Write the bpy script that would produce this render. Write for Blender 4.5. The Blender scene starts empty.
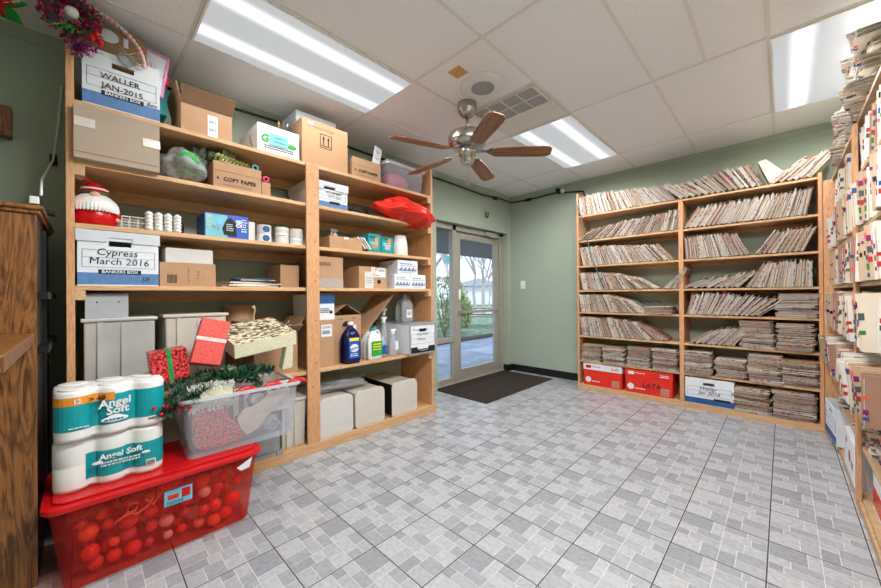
import bpy, math, random
from mathutils import Matrix, Vector, Euler
PI = math.pi
R = math.radians
rnd = random.Random(7)
scene = bpy.context.scene
COL = scene.collection

# ------------------------------------------------------------------ materials
MATS = {}
def srgb(c):
    return tuple((x/12.92 if x <= .04045 else ((x+.055)/1.055)**2.4) for x in [v/255 for v in c]) + (1,)
def newmat(name):
    m = bpy.data.materials.new(name); m.use_nodes = True
    MATS[name] = m
    return m, m.node_tree.nodes, m.node_tree.links, m.node_tree.nodes['Principled BSDF']
def mat(name, c, rough=.6, metal=0, var=.12, scale=18, stretch=(1,1,1), c2=None, bump=0, spec=.4, trans=0, edge=.18):
    """procedural surface: base colour with noise variation"""
    m, n, l, b = newmat(name)
    tc = n.new('ShaderNodeTexCoord'); mp = n.new('ShaderNodeMapping'); mp.inputs['Scale'].default_value = stretch
    nz = n.new('ShaderNodeTexNoise'); nz.inputs['Scale'].default_value = scale; nz.inputs['Detail'].default_value = 5
    rp = n.new('ShaderNodeValToRGB')
    a = srgb(c)
    if c2: bcol = srgb(c2)
    else: bcol = tuple(min(1, x*(1+var)) for x in a[:3]) + (1,); a = tuple(x*(1-var) for x in a[:3]) + (1,)
    rp.color_ramp.elements[0].color = a; rp.color_ramp.elements[0].position = .5-edge
    rp.color_ramp.elements[1].color = bcol; rp.color_ramp.elements[1].position = .5+edge
    l.new(tc.outputs['Object'], mp.inputs[0]); l.new(mp.outputs[0], nz.inputs['Vector']); l.new(nz.outputs['Fac'], rp.inputs[0])
    l.new(rp.outputs[0], b.inputs['Base Color'])
    b.inputs['Roughness'].default_value = rough; b.inputs['Metallic'].default_value = metal
    b.inputs['Specular IOR Level'].default_value = spec
    if trans: b.inputs['Transmission Weight'].default_value = trans
    if bump:
        bp = n.new('ShaderNodeBump'); bp.inputs['Strength'].default_value = bump; bp.inputs['Distance'].default_value = .004
        l.new(nz.outputs['Fac'], bp.inputs['Height']); l.new(bp.outputs[0], b.inputs['Normal'])
    return m
def clearmat(name, c, opaque=.4, rough=.2, tint=None):
    """thin plastic or glass: part see-through, part milky with a gloss"""
    m, n, l, b = newmat(name)
    b.inputs['Base Color'].default_value = srgb(c); b.inputs['Roughness'].default_value = rough
    nz = n.new('ShaderNodeTexNoise'); nz.inputs['Scale'].default_value = 9
    mr = n.new('ShaderNodeMapRange'); mr.inputs['To Min'].default_value = opaque*.75; mr.inputs['To Max'].default_value = min(1, opaque*1.25)
    tr = n.new('ShaderNodeBsdfTransparent'); tr.inputs[0].default_value = (tint or tuple(.45+.55*x for x in srgb(c)[:3])) + (1,)
    mx = n.new('ShaderNodeMixShader')
    l.new(nz.outputs['Fac'], mr.inputs['Value']); l.new(mr.outputs[0], mx.inputs[0]); l.new(tr.outputs[0], mx.inputs[1]); l.new(b.outputs[0], mx.inputs[2])
    l.new(mx.outputs[0], n['Material Output'].inputs[0])
    return m
def woodmat(name, c1, c2, axis=0, scale=5, rough=.55, dist=2.5):
    m, n, l, b = newmat(name)
    tc = n.new('ShaderNodeTexCoord'); mp = n.new('ShaderNodeMapping')
    s = [9, 9, 9]; s[axis] = .9; mp.inputs['Scale'].default_value = s
    nz = n.new('ShaderNodeTexNoise'); nz.inputs['Scale'].default_value = scale; nz.inputs['Detail'].default_value = 6; nz.inputs['Distortion'].default_value = dist
    n2 = n.new('ShaderNodeTexNoise'); n2.inputs['Scale'].default_value = 1.2
    rp = n.new('ShaderNodeValToRGB'); rp.color_ramp.elements[0].color = srgb(c1); rp.color_ramp.elements[1].color = srgb(c2)
    rp.color_ramp.elements[0].position = .36; rp.color_ramp.elements[1].position = .6
    mx = n.new('ShaderNodeMixRGB'); mx.blend_type = 'MULTIPLY'; mx.inputs[0].default_value = .25
    l.new(tc.outputs['Object'], mp.inputs[0]); l.new(mp.outputs[0], nz.inputs['Vector']); l.new(tc.outputs['Object'], n2.inputs['Vector'])
    l.new(nz.outputs['Fac'], rp.inputs[0]); l.new(rp.outputs[0], mx.inputs[1]); l.new(n2.outputs['Fac'], mx.inputs[2]); l.new(mx.outputs[0], b.inputs['Base Color'])
    b.inputs['Roughness'].default_value = rough
    return m
PINE_Y = woodmat('pine board', (208,160,114), (226,186,142), 1)
PINE_X = woodmat('pine board across', (208,160,112), (226,184,138), 0)
PINE_Z = woodmat('pine post', (204,146,100), (226,172,126), 2, dist=4)
PLY = woodmat('plywood', (196,158,120), (214,180,142), 1, scale=3)
WALNUT = woodmat('dark stained oak', (84,48,20), (156,102,54), 2, scale=2.2, rough=.35, dist=6)
FANWOOD = woodmat('fan blade oak', (120,76,44), (165,112,70), 0, scale=3, rough=.35)
WALL = mat('sage green paint', (164,176,160), .75, var=.03, scale=3)
CEIL = mat('ceiling tile', (238,237,238), .95, var=.035, scale=60, bump=.15)
TBAR = mat('ceiling grid metal', (226,222,215), .5, var=.03)
BLACKBASE = mat('black rubber base', (16,16,17), .5)
GROUT = mat('dark grout', (84,78,72), .9)
JOINT = mat('pale tile joint', (214,214,214), .6)
TILES = [mat('grey stone tile %s' % w, c, .28, var=.15, scale=48, bump=.04, spec=.5, edge=.22) for w, c in
         (('dark',(147,150,157)), ('medium',(156,159,165)), ('light',(177,179,184)), ('pale',(168,170,176)))]
CARD = mat('brown cardboard', (180,142,110), .85, var=.05, scale=8)
CARD2 = mat('tan cardboard', (184,146,110), .85, var=.05, scale=8)
CARDG = mat('greyish cardboard', (176,158,142), .85, var=.04, scale=6)
CARDIN = mat('cardboard inside', (150,118,92), .9, var=.05)
WHITE = mat('white box board', (222,226,232), .6, var=.03)
OFFW = mat('off white board', (208,206,202), .6, var=.04)
GREYB = mat('grey box board', (176,180,186), .6, var=.04)
LID = mat('pale grey lid board', (205,209,216), .6, var=.03)
BLUE = mat('printed blue band', (88,128,178), .6, var=.12, scale=40)
DBLUE = mat('printed dark blue', (36,86,138), .55)
BLACK = mat('black ink', (22,22,24), .6)
BLACKP = mat('black plastic', (20,20,22), .35)
INK = mat('marker ink', (34,34,48), .7)
GREYP = mat('grey plastic', (150,152,155), .45)
WHITEP = mat('white plastic', (232,232,230), .35, var=.02)
CREAMP = mat('putty plastic', (206,200,190), .4, var=.03)
TAPE = mat('packing tape', (214,208,200), .2, var=.04)
PAPER = mat('white paper', (228,226,222), .8, var=.04)
METAL = mat('brushed nickel', (190,186,180), .22, 1, var=.06)
ALU = mat('aluminium frame', (176,172,162), .4, .35, var=.04)
STEELB = mat('galvanised grey', (188,188,186), .35, .15, var=.12, scale=4)
RED = mat('red plastic', (200,16,24), .25, var=.05)
REDBAG = mat('red film', (214,38,22), .22, var=.15, scale=9, bump=.4)
REDG = mat('red glitter', (196,40,40), .4, c2=(236,96,84), scale=160, bump=.6)
REDS = mat('dark red sequins', (96,4,14), .3, c2=(240,70,70), scale=85, bump=1, edge=.07)
REDB = mat('red carton print', (222,44,26), .5, var=.04)
GRN = mat('green foliage', (24,60,40), .6, c2=(60,110,76), scale=30)
GRN2 = mat('dusty eucalyptus leaf', (86,104,84), .7, c2=(128,140,112), scale=20)
YGRN = mat('olive ribbon', (150,160,90), .6, c2=(190,194,130), scale=40)
GTIN = mat('green tinsel', (20,110,50), .3, c2=(60,170,90), scale=150, bump=1)
TEAL = mat('teal print', (10,150,158), .4, var=.05)
TEALC = mat('teal carton', (20,146,150), .5, var=.1)
ORANGE = mat('orange print', (236,146,40), .5)
PURPLE = mat('magenta tinsel', (84,4,32), .35, c2=(206,32,92), scale=60, bump=.6)
VIOLET = mat('violet tinsel', (80,10,50), .35, c2=(150,60,140), scale=60)
PINK = mat('pink bead', (232,176,172), .5)
PINKF = mat('pink frame', (226,140,190), .4)
MINT = mat('pale mint', (178,206,196), .5)
SKIN = mat('porcelain nose', (226,170,140), .5)
GOLD = mat('gold wrapping', (84,70,44), .45, c2=(226,218,190), scale=32, stretch=(1,2.2,1), edge=.035)
CREAMG = mat('cream glitter', (214,210,176), .4, c2=(236,232,208), scale=120)
SILVERG = mat('silver ribbon', (206,206,200), .3, var=.15, scale=100)
NAVY = mat('purple cleaner liquid', (20,20,70), .12, var=.2)
LABELB = mat('blue label', (28,84,180), .4)
YELL = mat('yellow print', (236,214,60), .5)
LGREEN = mat('green label', (44,160,60), .45)
PALEB = mat('pale blue note', (120,190,208), .7)
ROPE = mat('jute twine', (190,170,140), .9)
MATBR = mat('brown ribbed mat', (40,33,30), .95, c2=(62,52,46), scale=90, bump=.5)
MANILA = [mat('manila cover %s' % w, c, .8, var=.05, scale=6) for w, c in (('cream',(214,202,184)), ('buff',(192,164,136)), ('white',(218,214,206)), ('rose',(164,126,108)))]
SHEETS = mat('stacked paper edges', (150,136,124), .85, c2=(236,232,226), scale=4, stretch=(260,2,2))
SHEETD = mat('brown paper edges', (84,66,56), .9, c2=(160,136,116), scale=4, stretch=(200,2,2))
TAGS = [mat('%s tab' % w, c, .6) for w, c in (('black',(28,28,34)), ('red',(178,44,36)), ('blue',(40,80,140)), ('green',(40,120,60)), ('plum',(120,30,100)), ('coral',(214,100,80)), ('slate',(70,80,84)))]
CLEAR = clearmat('clear tote plastic', (236,238,244), .18)
CLEAR2 = clearmat('cloudy tote plastic', (234,236,242), .13)
RIMC = clearmat('milky tote rim', (228,230,236), .6)
MILKY = clearmat('milky jug plastic', (222,226,230), .35)
FILM = clearmat('plastic bag film', (205,208,212), .45)
REDCLEAR = clearmat('translucent red plastic', (226,62,56), .15, .2, (.99,.76,.73))
GLASS = clearmat('window glass', (235,242,246), .06, .02)
# ------------------------------------------------------------------ mesh builder
class MB:
    def __init__(s): s.v = []; s.f = []; s.m = []; s.M = Matrix.Identity(4)
    def add(s, vs, fs, mi=0):
        o = len(s.v); s.v += [tuple(s.M @ Vector(v)) for v in vs]
        s.f += [[i+o for i in f] for f in fs]; s.m += [mi]*len(fs); return s
    def box(s, x0, x1, y0, y1, z0, z1, mi=0):
        return s.add([(x0,y0,z0),(x1,y0,z0),(x1,y1,z0),(x0,y1,z0),(x0,y0,z1),(x1,y0,z1),(x1,y1,z1),(x0,y1,z1)],
                     [[0,3,2,1],[4,5,6,7],[0,1,5,4],[1,2,6,5],[2,3,7,6],[3,0,4,7]], mi)
    def hexa(s, p, mi=0):
        return s.add(p, [[0,3,2,1],[4,5,6,7],[0,1,5,4],[1,2,6,5],[2,3,7,6],[3,0,4,7]], mi)
    def quad(s, a, b, c, d, mi=0): return s.add([a,b,c,d], [[0,1,2,3]], mi)
    def slab(s, a, b, c, d, t, mi=0):
        """thin board through four corners"""
        n = (Vector(b)-Vector(a)).cross(Vector(d)-Vector(a)).normalized()*t
        P = [Vector(q) for q in (a,b,c,d)]
        return s.hexa([tuple(q) for q in P]+[tuple(q+n) for q in P], mi)
    def lathe(s, prof, n=20, mi=0, c=(0,0), sx=1, sy=1, wob=None):
        vs = []; fs = []
        for j, (r, z) in enumerate(prof):
            for i in range(n):
                a = 2*PI*i/n; rr = r*(wob(a, j) if wob else 1)
                vs.append((c[0]+rr*math.cos(a)*sx, c[1]+rr*math.sin(a)*sy, z))
        for j in range(len(prof)-1):
            for i in range(n): fs.append([j*n+i, j*n+(i+1)%n, (j+1)*n+(i+1)%n, (j+1)*n+i])
        fs.append(list(range(n))[::-1]); fs.append([(len(prof)-1)*n+i for i in range(n)])
        return s.add(vs, fs, mi)
    def ball(s, c, r, n=12, mi=0, sz=1, sx=1, sy=1):
        k = max(5, n//2); old = s.M; s.M = s.M @ Matrix.Translation(c)
        s.lathe([(max(1e-4, r*math.sin(PI*j/k)), -r*math.cos(PI*j/k)*sz) for j in range(k+1)], n, mi, sx=sx, sy=sy); s.M = old; return s
    def tube(s, pts, r, n=8, mi=0, close=False):
        pts = [Vector(p) for p in pts]; vs = []; fs = []; N = len(pts)
        for i, p in enumerate(pts):
            a = pts[i-1] if (i or close) else p; b = pts[(i+1) % N] if (i < N-1 or close) else p
            t = (b-a).normalized(); u = t.cross(Vector((0,0,1)))
            if u.length < .05: u = t.cross(Vector((0,1,0)))
            u.normalize(); w = t.cross(u)
            rr = r[i] if isinstance(r, (list, tuple)) else r
            for k in range(n): vs.append(tuple(p + (u*math.cos(2*PI*k/n)+w*math.sin(2*PI*k/n))*rr))
        for i in range(N if close else N-1):
            j = (i+1) % N
            for k in range(n): fs.append([i*n+k, i*n+(k+1)%n, j*n+(k+1)%n, j*n+k])
        if not close: fs.append(list(range(n))[::-1]); fs.append([(N-1)*n+k for k in range(n)])
        return s.add(vs, fs, mi)
    def prism(s, poly, y0, y1, mi=0):
        """polygon in the xz plane, extruded in y"""
        n = len(poly)
        return s.add([(x,y0,z) for x,z in poly]+[(x,y1,z) for x,z in poly],
                     [list(range(n)), [n+i for i in range(n)][::-1]]+[[i,n+i,n+(i+1)%n,(i+1)%n] for i in range(n)], mi)
    def plan(s, poly, z0, z1, mi=0, top=1):
        n = len(poly)
        return s.add([(x,y,z0) for x,y in poly]+[(x*top,y*top,z1) for x,y in poly],
                     [list(range(n))[::-1], [n+i for i in range(n)]]+[[i,(i+1)%n,n+(i+1)%n,n+i] for i in range(n)], mi)
    def mesh(s, name, mats, smooth=False):
        me = bpy.data.meshes.new(name); me.from_pydata(s.v, [], s.f); me.validate()
        for m in (mats if isinstance(mats, (list, tuple)) else [mats]): me.materials.append(m)
        if len(me.polygons) == len(s.m): me.polygons.foreach_set('material_index', s.m)
        if smooth: me.polygons.foreach_set('use_smooth', [True]*len(me.polygons))
        me.update(); return me
    def build(s, name, mats, parent=None, smooth=False, bevel=0, loc=None, rot=None):
        o = bpy.data.objects.new(name, s.mesh(name, mats, smooth)); COL.objects.link(o)
        if parent: o.parent = parent
        if loc: o.location = loc
        if rot: o.rotation_euler = rot
        if bevel:
            b = o.modifiers.new('bevel', 'BEVEL'); b.width = bevel; b.segments = 2; b.limit_method = 'ANGLE'
        return o
def tag(o, label, cat, group=None, kind=None):
    if label: o['label'] = label
    if cat: o['category'] = cat
    if group: o['group'] = group
    if kind: o['kind'] = kind
    return o
def thing(name, label, cat, loc, rz=0, group=None, rot=None):
    o = bpy.data.objects.new(name, None); COL.objects.link(o); o.empty_display_size = .05
    o.location = loc; o.rotation_euler = rot if rot else (0, 0, rz)
    return tag(o, label, cat, group)
def struct(o): o['kind'] = 'structure'; return o
LROT, RROT = PI/2, -PI/2
def onleft(name, label, cat, y, z, x=-2.56, turn=0, group=None):   # a thing on the left shelves; local -y faces the room
    return thing(name, label, cat, (x, y, z), LROT+turn, group)
def text(s, size, m, parent, x, y, z, slant=0, tilt=0, align='CENTER', name='lettering', sx=1, rz=0, bold=0):
    c = bpy.data.curves.new(name, 'FONT'); c.body = s; c.size = size; c.extrude = .0006; c.shear = slant; c.align_x = align; c.align_y = 'CENTER'; c.offset = bold
    c.resolution_u = 2
    t = bpy.data.objects.new(name, c); COL.objects.link(t)
    bpy.context.view_layer.update()
    me = bpy.data.meshes.new_from_object(t.evaluated_get(bpy.context.evaluated_depsgraph_get()))
    bpy.data.objects.remove(t); bpy.data.curves.remove(c)
    me.materials.clear(); me.materials.append(m)
    o = bpy.data.objects.new(name, me); COL.objects.link(o); o.parent = parent
    o.location = (x, y, z); o.rotation_euler = (PI/2, tilt, rz); o.scale = (sx, 1, 1)
    return o
def lines(t, x, z, w, h, m, rows=3, y=-.0025, seed=0, name='printed_lines'):
    # small print too fine to read
    r = random.Random(seed+int(x*1000)); b = MB(); dz = h/rows
    for k in range(rows):
        a = x-w/2; zz = z+h/2-dz*(k+.75)
        while a < x+w/2-.006:
            q = r.uniform(.004,.014)*min(1, w/.05); b.box(a, min(a+q, x+w/2), y, y+.0006, zz, zz+dz*.5); a += q+r.uniform(.002,.004)
    b.build(name, m, t)
def scrawl(t, x, z, w, h, m, y=-.003, seed=0, name='handwriting'):
    r = random.Random(seed); n = int(w/.006); p = [(x-w/2+w*k/n+r.uniform(-.002,.002), y, z+h*.5*math.sin(k*1.9+r.uniform(-.5,.5))*r.uniform(.4,1)) for k in range(n)]
    MB().tube(p, .0013, 4).build(name, m, t)
def copy_tree(o, parent=None):
    c = o.copy(); COL.objects.link(c)
    if parent: c.parent = parent
    for ch in list(o.children): copy_tree(ch, c)
    return c

# ------------------------------------------------------------------ room shell
XL, XR, YB, YF, ZC = -3.05, .66, 4.71, -1.6, 2.7165
m = MB(); DY0, DY1, DZ = 3.05, 4.60, 2.125
m.box(XL-.17, XL, YF, DY0, 0, ZC); m.box(XL-.17, XL, DY1, YB, 0, ZC); m.box(XL-.17, XL, DY0, DY1, DZ, ZC)
struct(m.build('wall_left', WALL))
struct(MB().box(XL-.17, XR+.1, YB, YB+.12, 0, ZC).build('wall_back', WALL))
struct(MB().box(XR, XR+.12, YF, YB, 0, ZC).build('wall_right', WALL))
struct(MB().box(XL-.17, XR+.12, YF-.12, YF, 0, ZC).build('wall_front', WALL))
struct(MB().box(XL-.17, XR+.12, YF-.12, YB+.12, ZC, ZC+.08).build('ceiling', CEIL))
# panel battens on the green walls
m = MB(); m.box(XL, XL+.006, YF, YB, ZC-.075, ZC); m.box(XL, XR, YB-.006, YB, ZC-.055, ZC)
for x in (-.82, -.50): m.box(x, x+.012, YB-.005, YB, 0, ZC-.055)
struct(m.build('trim_1', WALL))
m = MB(); m.box(-3.05, -1.87, YB-.012, YB, 0, .10); m.box(XL-.12, XL+.0, DY1-.012, DY1, 0, .10); m.box(XL, XL+.012, DY1, YB, 0, .10)
struct(m.build('baseboard_back', BLACKBASE))
# ceiling grid
GX, GY, F = -1.2671, 1.6652, .3048
m = MB(); w = .010; zb = ZC-.004
for k in range(-6, 9, 2):
    x = GX+k*F
    if XL < x < XR: m.box(x-w, x+w, YF, YB, zb, ZC)
for k in range(-12, 12, 4):
    y = GY+k*F
    if YF < y < YB: m.box(XL, XR, y-w, y+w, zb-.0006, ZC)
m.box(GX-2*F, GX, GY+2*F-w, GY+2*F+w, zb-.0004, ZC); m.box(GX+3*F-w, GX+3*F+w, GY, GY+4*F, zb-.0004, ZC)
struct(m.build('trim_2', TBAR))
# floor: modular stone pattern tiles
PAT = [(3.9,6,0,2.3,0),(3.9,6,2.3,3.1,2),(5,6,3.1,4.7,1),(5,6,4.7,6,3),(3.9,5,3.1,5,2),(3.9,5,5,6,1),(2.9,3.9,0,1.3,2),(2.9,3.9,1.3,3.1,1),(1.9,2.9,0,.9,0),(1.9,2.9,.9,3.1,3),(0,1.9,0,1.9,2),(0,1.9,1.9,3.1,1),(2.6,3.9,3.1,4.6,3),(2.6,3.9,4.6,6,2),(1.7,2.6,3.1,4.2,2),(0,1.7,3.1,4.2,0),(1.2,2.6,4.2,6,1),(0,1.2,4.2,6,3)]
S = .33227; FX, FY = -1.71896, .6245; g = .0030; h = .0014
m = MB(); m.box(XL-.12, XR, YF, YB, -.05, -.0016, 4)
i0, i1 = math.floor((XL-.1-FX)/S), math.ceil((XR-FX)/S); j0, j1 = math.floor((YF-FY)/S), math.ceil((YB-FY)/S)
cl = lambda v, a, b: max(a, min(b, v))
def fq(x0, x1, y0, y1, z, mi):
    xa = XL-.10 if y0 > DY0 and y1 < DY1+.1 else XL
    x0, x1, y0, y1 = cl(x0,xa,XR), cl(x1,xa,XR), cl(y0,YF,YB), cl(y1,YF,YB)
    if x1-x0 > .001 and y1-y0 > .001: m.quad((x0,y0,z),(x1,y0,z),(x1,y1,z),(x0,y1,z), mi)
for i in range(i0, i1):
    for j in range(j0, j1):
        x, y = FX+i*S, FY+j*S
        fq(x+g, x+S-g, y+g, y+S-g, -.0008, 5)
        T = S-2*g
        for (a0,a1,b0,b1,sh) in PAT:
            if rnd.random() < .12: sh = rnd.choice((1,2,3))
            fq(x+g+T*b0/6+h, x+g+T*b1/6-h, y+g+T*a0/6+h, y+g+T*a1/6-h, 0, sh)
struct(m.build('floor', TILES+[GROUT, JOINT]))

# ------------------------------------------------------------------ door and side window
d = bpy.data.objects.new('door_1', None); COL.objects.link(d); d.location = (-3.16, 3.99, 0); struct(d)
def fr(y0, y1, z0, z1, x0=-.035, x1=.035): return (x0, x1, y0-3.99, y1-3.99, z0, z1)
m = MB()
for b in ((3.055,3.10,0,2.12),(3.43,3.50,0,2.12),(4.50,4.595,0,2.12),(3.055,4.6,2.05,2.12),(3.10,3.43,0,.09),(3.10,3.43,.56,.62)): m.box(*fr(*b))
m.box(-.05,.05, 3.055-3.99, 4.595-3.99, 0, .02)
m.build('door_frame', ALU, d, bevel=.003)
m = MB()
for b in ((3.51,3.60,.02,2.03),(4.38,4.49,.02,2.03),(3.60,4.38,1.95,2.03),(3.60,4.38,.02,.17)): m.box(*fr(*b, -.022, .022))
dl = m.build('door_leaf', ALU, d, bevel=.003)
MB().box(*fr(3.60,4.38,.17,1.95,-.004,.004)).build('glass', GLASS, dl)
m = MB(); m.box(*fr(3.56,4.44,.93,.965,.03,.05)); m.box(*fr(3.54,3.60,.92,.975,.02,.05)); m.box(*fr(4.40,4.46,.92,.975,.02,.05)); m.build('push_bar', ALU, d, bevel=.004)
m = MB(); m.box(*fr(3.54,3.58,1.12,1.26,.022,.045)); m.build('lock', WHITEP, d, bevel=.006)
MB().box(*fr(3.10,3.43,.09,.56,-.004,.004)).build('glass', GLASS, d); MB().box(*fr(3.10,3.43,.62,2.05,-.004,.004)).build('glass', GLASS, d)
m = MB(); m.box(*fr(4.10,4.38,2.045,2.10,.035,.085)); m.tube([(.06,4.2-3.99,2.04),(.16,4.42-3.99,2.035),(.11,4.56-3.99,2.07)], .008); m.build('door_closer', ALU, d, bevel=.004)
m = MB(); m.box(*fr(3.30,3.40,1.60,1.70,.004,.006)); m.build('sticker', PALEB, d)

# ------------------------------------------------------------------ shelving
def shelf_unit_left():
    t = thing('shelving_unit', 'tall pine shelving unit along the left wall holding boxes and jugs', 'shelves', (-2.55, 1.22, 0), LROT)
    W0, W1, D = -1.28, 1.28, .485
    for x in (W0, W1-.03): MB().box(x, x+.03, 0, D, 0, 2.47).build('side_panel', PINE_Z, t, bevel=.002)
    for z in (2.19, 1.885, 1.565, 1.248, .62, .07):
        MB().box(W0+.03, W1-.03, 0, D, z-.025, z).build('shelf_board', PINE_X, t, bevel=.002)
        for x in (W0+.03, W1-.068): MB().box(x, x+.038, .0, D, z-.075, z-.0255).build('cleat', PINE_Y, t)
        if z > .3: MB().box(W0+.07, W1-.07, D-.025, D, z-.10, z-.0255).build('back_rail', PINE_X, t)
    MB().box(W0+.0, W1, -.02, 0, 0, .075).build('kick_board', PINE_X, t, bevel=.002)
    MB().box(-.055, .045, -.018, -.0005, .075, 2.18).build('post', PINE_Z, t, bevel=.002)
    m = MB()
    for z in (2.1,1.95,1.8,1.6,1.3,1.0,.68,.5): m.ball((-.005+.02*math.sin(z*20), -.018, z), .004, 8)
    m.build('nail', BLACK, t)
shelf_unit_left()
BZ = [2.165, 1.85, 1.535, 1.23, .96, .665, .355, .06]
def shelf_unit_back():
    t = thing('shelving_unit', 'tall pine shelving unit on the back wall packed with files', 'shelves', (-.81, 4.37, 0))
    W0, W1, D = -1.05, 1.055, .33
    for x, zt in ((W0, 2.45), (W1-.025, 2.20)): MB().box(x, x+.025, 0, D, 0, zt).build('side_panel', PINE_Z, t, bevel=.002)
    MB().box(.032, .072, 0, D, 0, 2.15).build('divider', PINE_Z, t, bevel=.002)
    for z in BZ:
        for a, b in ((W0+.025, .032), (.072, W1-.025)):
            if z == BZ[0]: a, b = (W0+.025, W1-.025) if a < 0 else (None, None)
            if a is None: continue
            MB().box(a, b, 0, D, z-.02, z).build('shelf_board', PINE_X, t, bevel=.0015)
    for z in BZ[1:5]: MB().box(W0+.03, W1-.03, D-.012, D, z-.06, z-.021).build('back_rail', PINE_X, t)
    MB().box(W0, W1, -.012, 0, 0, .055).build('kick_board', PINE_X, t, bevel=.0015)
shelf_unit_back()
RZ = [2.13, 1.83, 1.53, 1.235, .92, .62, .35, .06]
def shelf_unit_right():
    t = thing('shelving_unit', 'pine shelving unit along the right wall overflowing with cream files', 'shelves', (.30, 3.0, 0), RROT)
    W0, W1, D = -1.34, 1.3, .355
    for z in RZ:
        MB().box(W0, W1, 0, D, z-.02, z).build('shelf_board', PLY, t, bevel=.0015)
    for x0, x1, y0, y1, z1 in ((W0-.055, W0-.001, -.052, .04, 2.12), (-.02, .06, -.018, -.001, 2.1), (1.301, 1.38, 0, .04, 2.1)):
        MB().box(x0, x1, y0, y1, 0, z1).build('post', PINE_Z, t, bevel=.002)
    MB().box(W0, W1, -.012, 0, 0, .045).build('kick_board', PLY, t, bevel=.0015)
shelf_unit_right()

# ------------------------------------------------------------------ files
def folder_mesh(i, t=.026, H=.235, D=.29):
    r = random.Random(100+i); m = MB()
    cv = 0; lb = 3
    m.box(0, .0025, 0, D, 0, H); m.box(t-.0025, t, .004, D, 0, H*r.uniform(.96,1))
    k = 4; x = .0032
    for q in range(k):
        wq = (t-.0065)/k; zt = H*r.uniform(.86,.98)
        m.box(x, x+wq*.8, r.uniform(.001,.012), D-.01, .001, zt, r.choice((1,1,2,0))); x += wq
    for side in (-.0006, t-.0031):
        z = r.uniform(.01,.06)
        while z < H-.05:
            hh = r.uniform(.014,.03)
            if r.random() < .48: m.box(side, side+.0037, -.0008, r.uniform(.012,.02), z, z+hh, lb+r.randrange(7))
            z += hh+r.uniform(.006,.05)
    return m.mesh('file_folder', [MANILA[i % 4], SHEETS, SHEETD]+TAGS)
FM = [folder_mesh(i) for i in range(12)]
FT = .026
STUFF = []   # the folders too many to build one by one
def folder(mx, mi, label, group, single):
    if single:
        o = bpy.data.objects.new('file_folder', FM[mi]); COL.objects.link(o); o.matrix_world = mx
        tag(o, label, 'file folder', group); return o
    STUFF.append((mx, mi))
def frow(base, rz, u0, u1, z, lean, label, group, single, sx=1.0, over=(0,.02), hs=(.94,1.06), dz=0, pitch=(0,0)):
    """row of standing files; base = world point of u=0 on the shelf front, u runs along the shelf"""
    L = Matrix.Translation(base) @ Matrix.Rotation(rz, 4, 'Z'); u = u0
    while True:
        f = (u-u0)/(u1-u0)
        i = min(len(lean)-2, max(0, int(f*(len(lean)-1)))); ff = f*(len(lean)-1)-i
        a = R(lean[i]*(1-ff)+lean[i+1]*ff + rnd.uniform(-1.2,1.2)); t = FT*sx*rnd.uniform(.85,1.15); hh = rnd.uniform(*hs)
        step = t/math.cos(a)*1.04
        if u+step > u1: break
        lift = t*math.sin(a) if a > 0 else 0
        M = L @ Matrix.Translation((u, -rnd.uniform(*over), z+lift+.001)) @ Matrix.Rotation(a, 4, 'Y') @ Matrix.Rotation(R(rnd.uniform(*pitch)), 4, 'X') @ Matrix.Diagonal((t/FT, 1, hh, 1))
        folder(M, rnd.randrange(12), label, group, single); u += step
def fpile(base, rz, u, z, n, label, group, single, sx=.62, jit=.012, dy=0, ang=4, hz=1.12, pick=None):
    L = Matrix.Translation(base) @ Matrix.Rotation(rz, 4, 'Z'); zz = z+.001; drift = 0
    for k in range(n):
        t = FT*sx*rnd.uniform(.8,1.2); drift += rnd.uniform(-.003,.003)
        M = L @ Matrix.Translation((u+rnd.uniform(-jit,jit)+drift, dy-rnd.uniform(0,.02), zz)) @ Matrix.Rotation(R(rnd.uniform(-ang,ang)), 4, 'Z') @ Matrix.Translation((0,0,t)) @ Matrix.Rotation(R(90), 4, 'Y') @ Matrix.Diagonal((t/FT, 1, hz, 1))
        folder(M, rnd.choice(pick) if pick else rnd.randrange(12), label, group, single); zz += t*1.02
    return zz
B = (-.81, 4.37, 0)
LB0, LB1, RB0, RB1 = -1.02, .03, .075, 1.025
ordn = ['top','second','third','fourth','fifth','sixth','seventh']
# left bay (too many: one mass)
for z, a, b, ln, hs in ((BZ[0],-.995,.05,[-6,-12,-20,-26,-36,-46],(.98,1.1)), (BZ[1],LB0,LB1,[58,48,36,30,20,8],(.85,.95)), (BZ[2],-.97,LB1-.03,[-12,-18,-26,-36,-40],(.96,1.04)),
                    (BZ[3],-.98,-.12,[-10,-16,-26,-48,-62],(.9,.98)), (BZ[4],-.985,-.26,[-8,-14,-24,-38,-55],(.92,.98)), (BZ[5],-.985,-.04,[-8,-14,-22,-38,-60],(.95,1.05))):
    frow(B, 0, a, b, z, ln, None, None, False, over=(-.02,.02), hs=hs, sx=.8)
frow(B, 0, -.12, LB1, BZ[3], [50,30,20], None, None, False, sx=.6)
fpile(B, 0, -.28, BZ[4], 5, None, None, False)
for u in (-1.0, -.74, -.47, -.22): fpile(B, 0, u, BZ[6], 11, None, None, False, sx=.68+.1*rnd.random(), hz=1.0)
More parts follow.
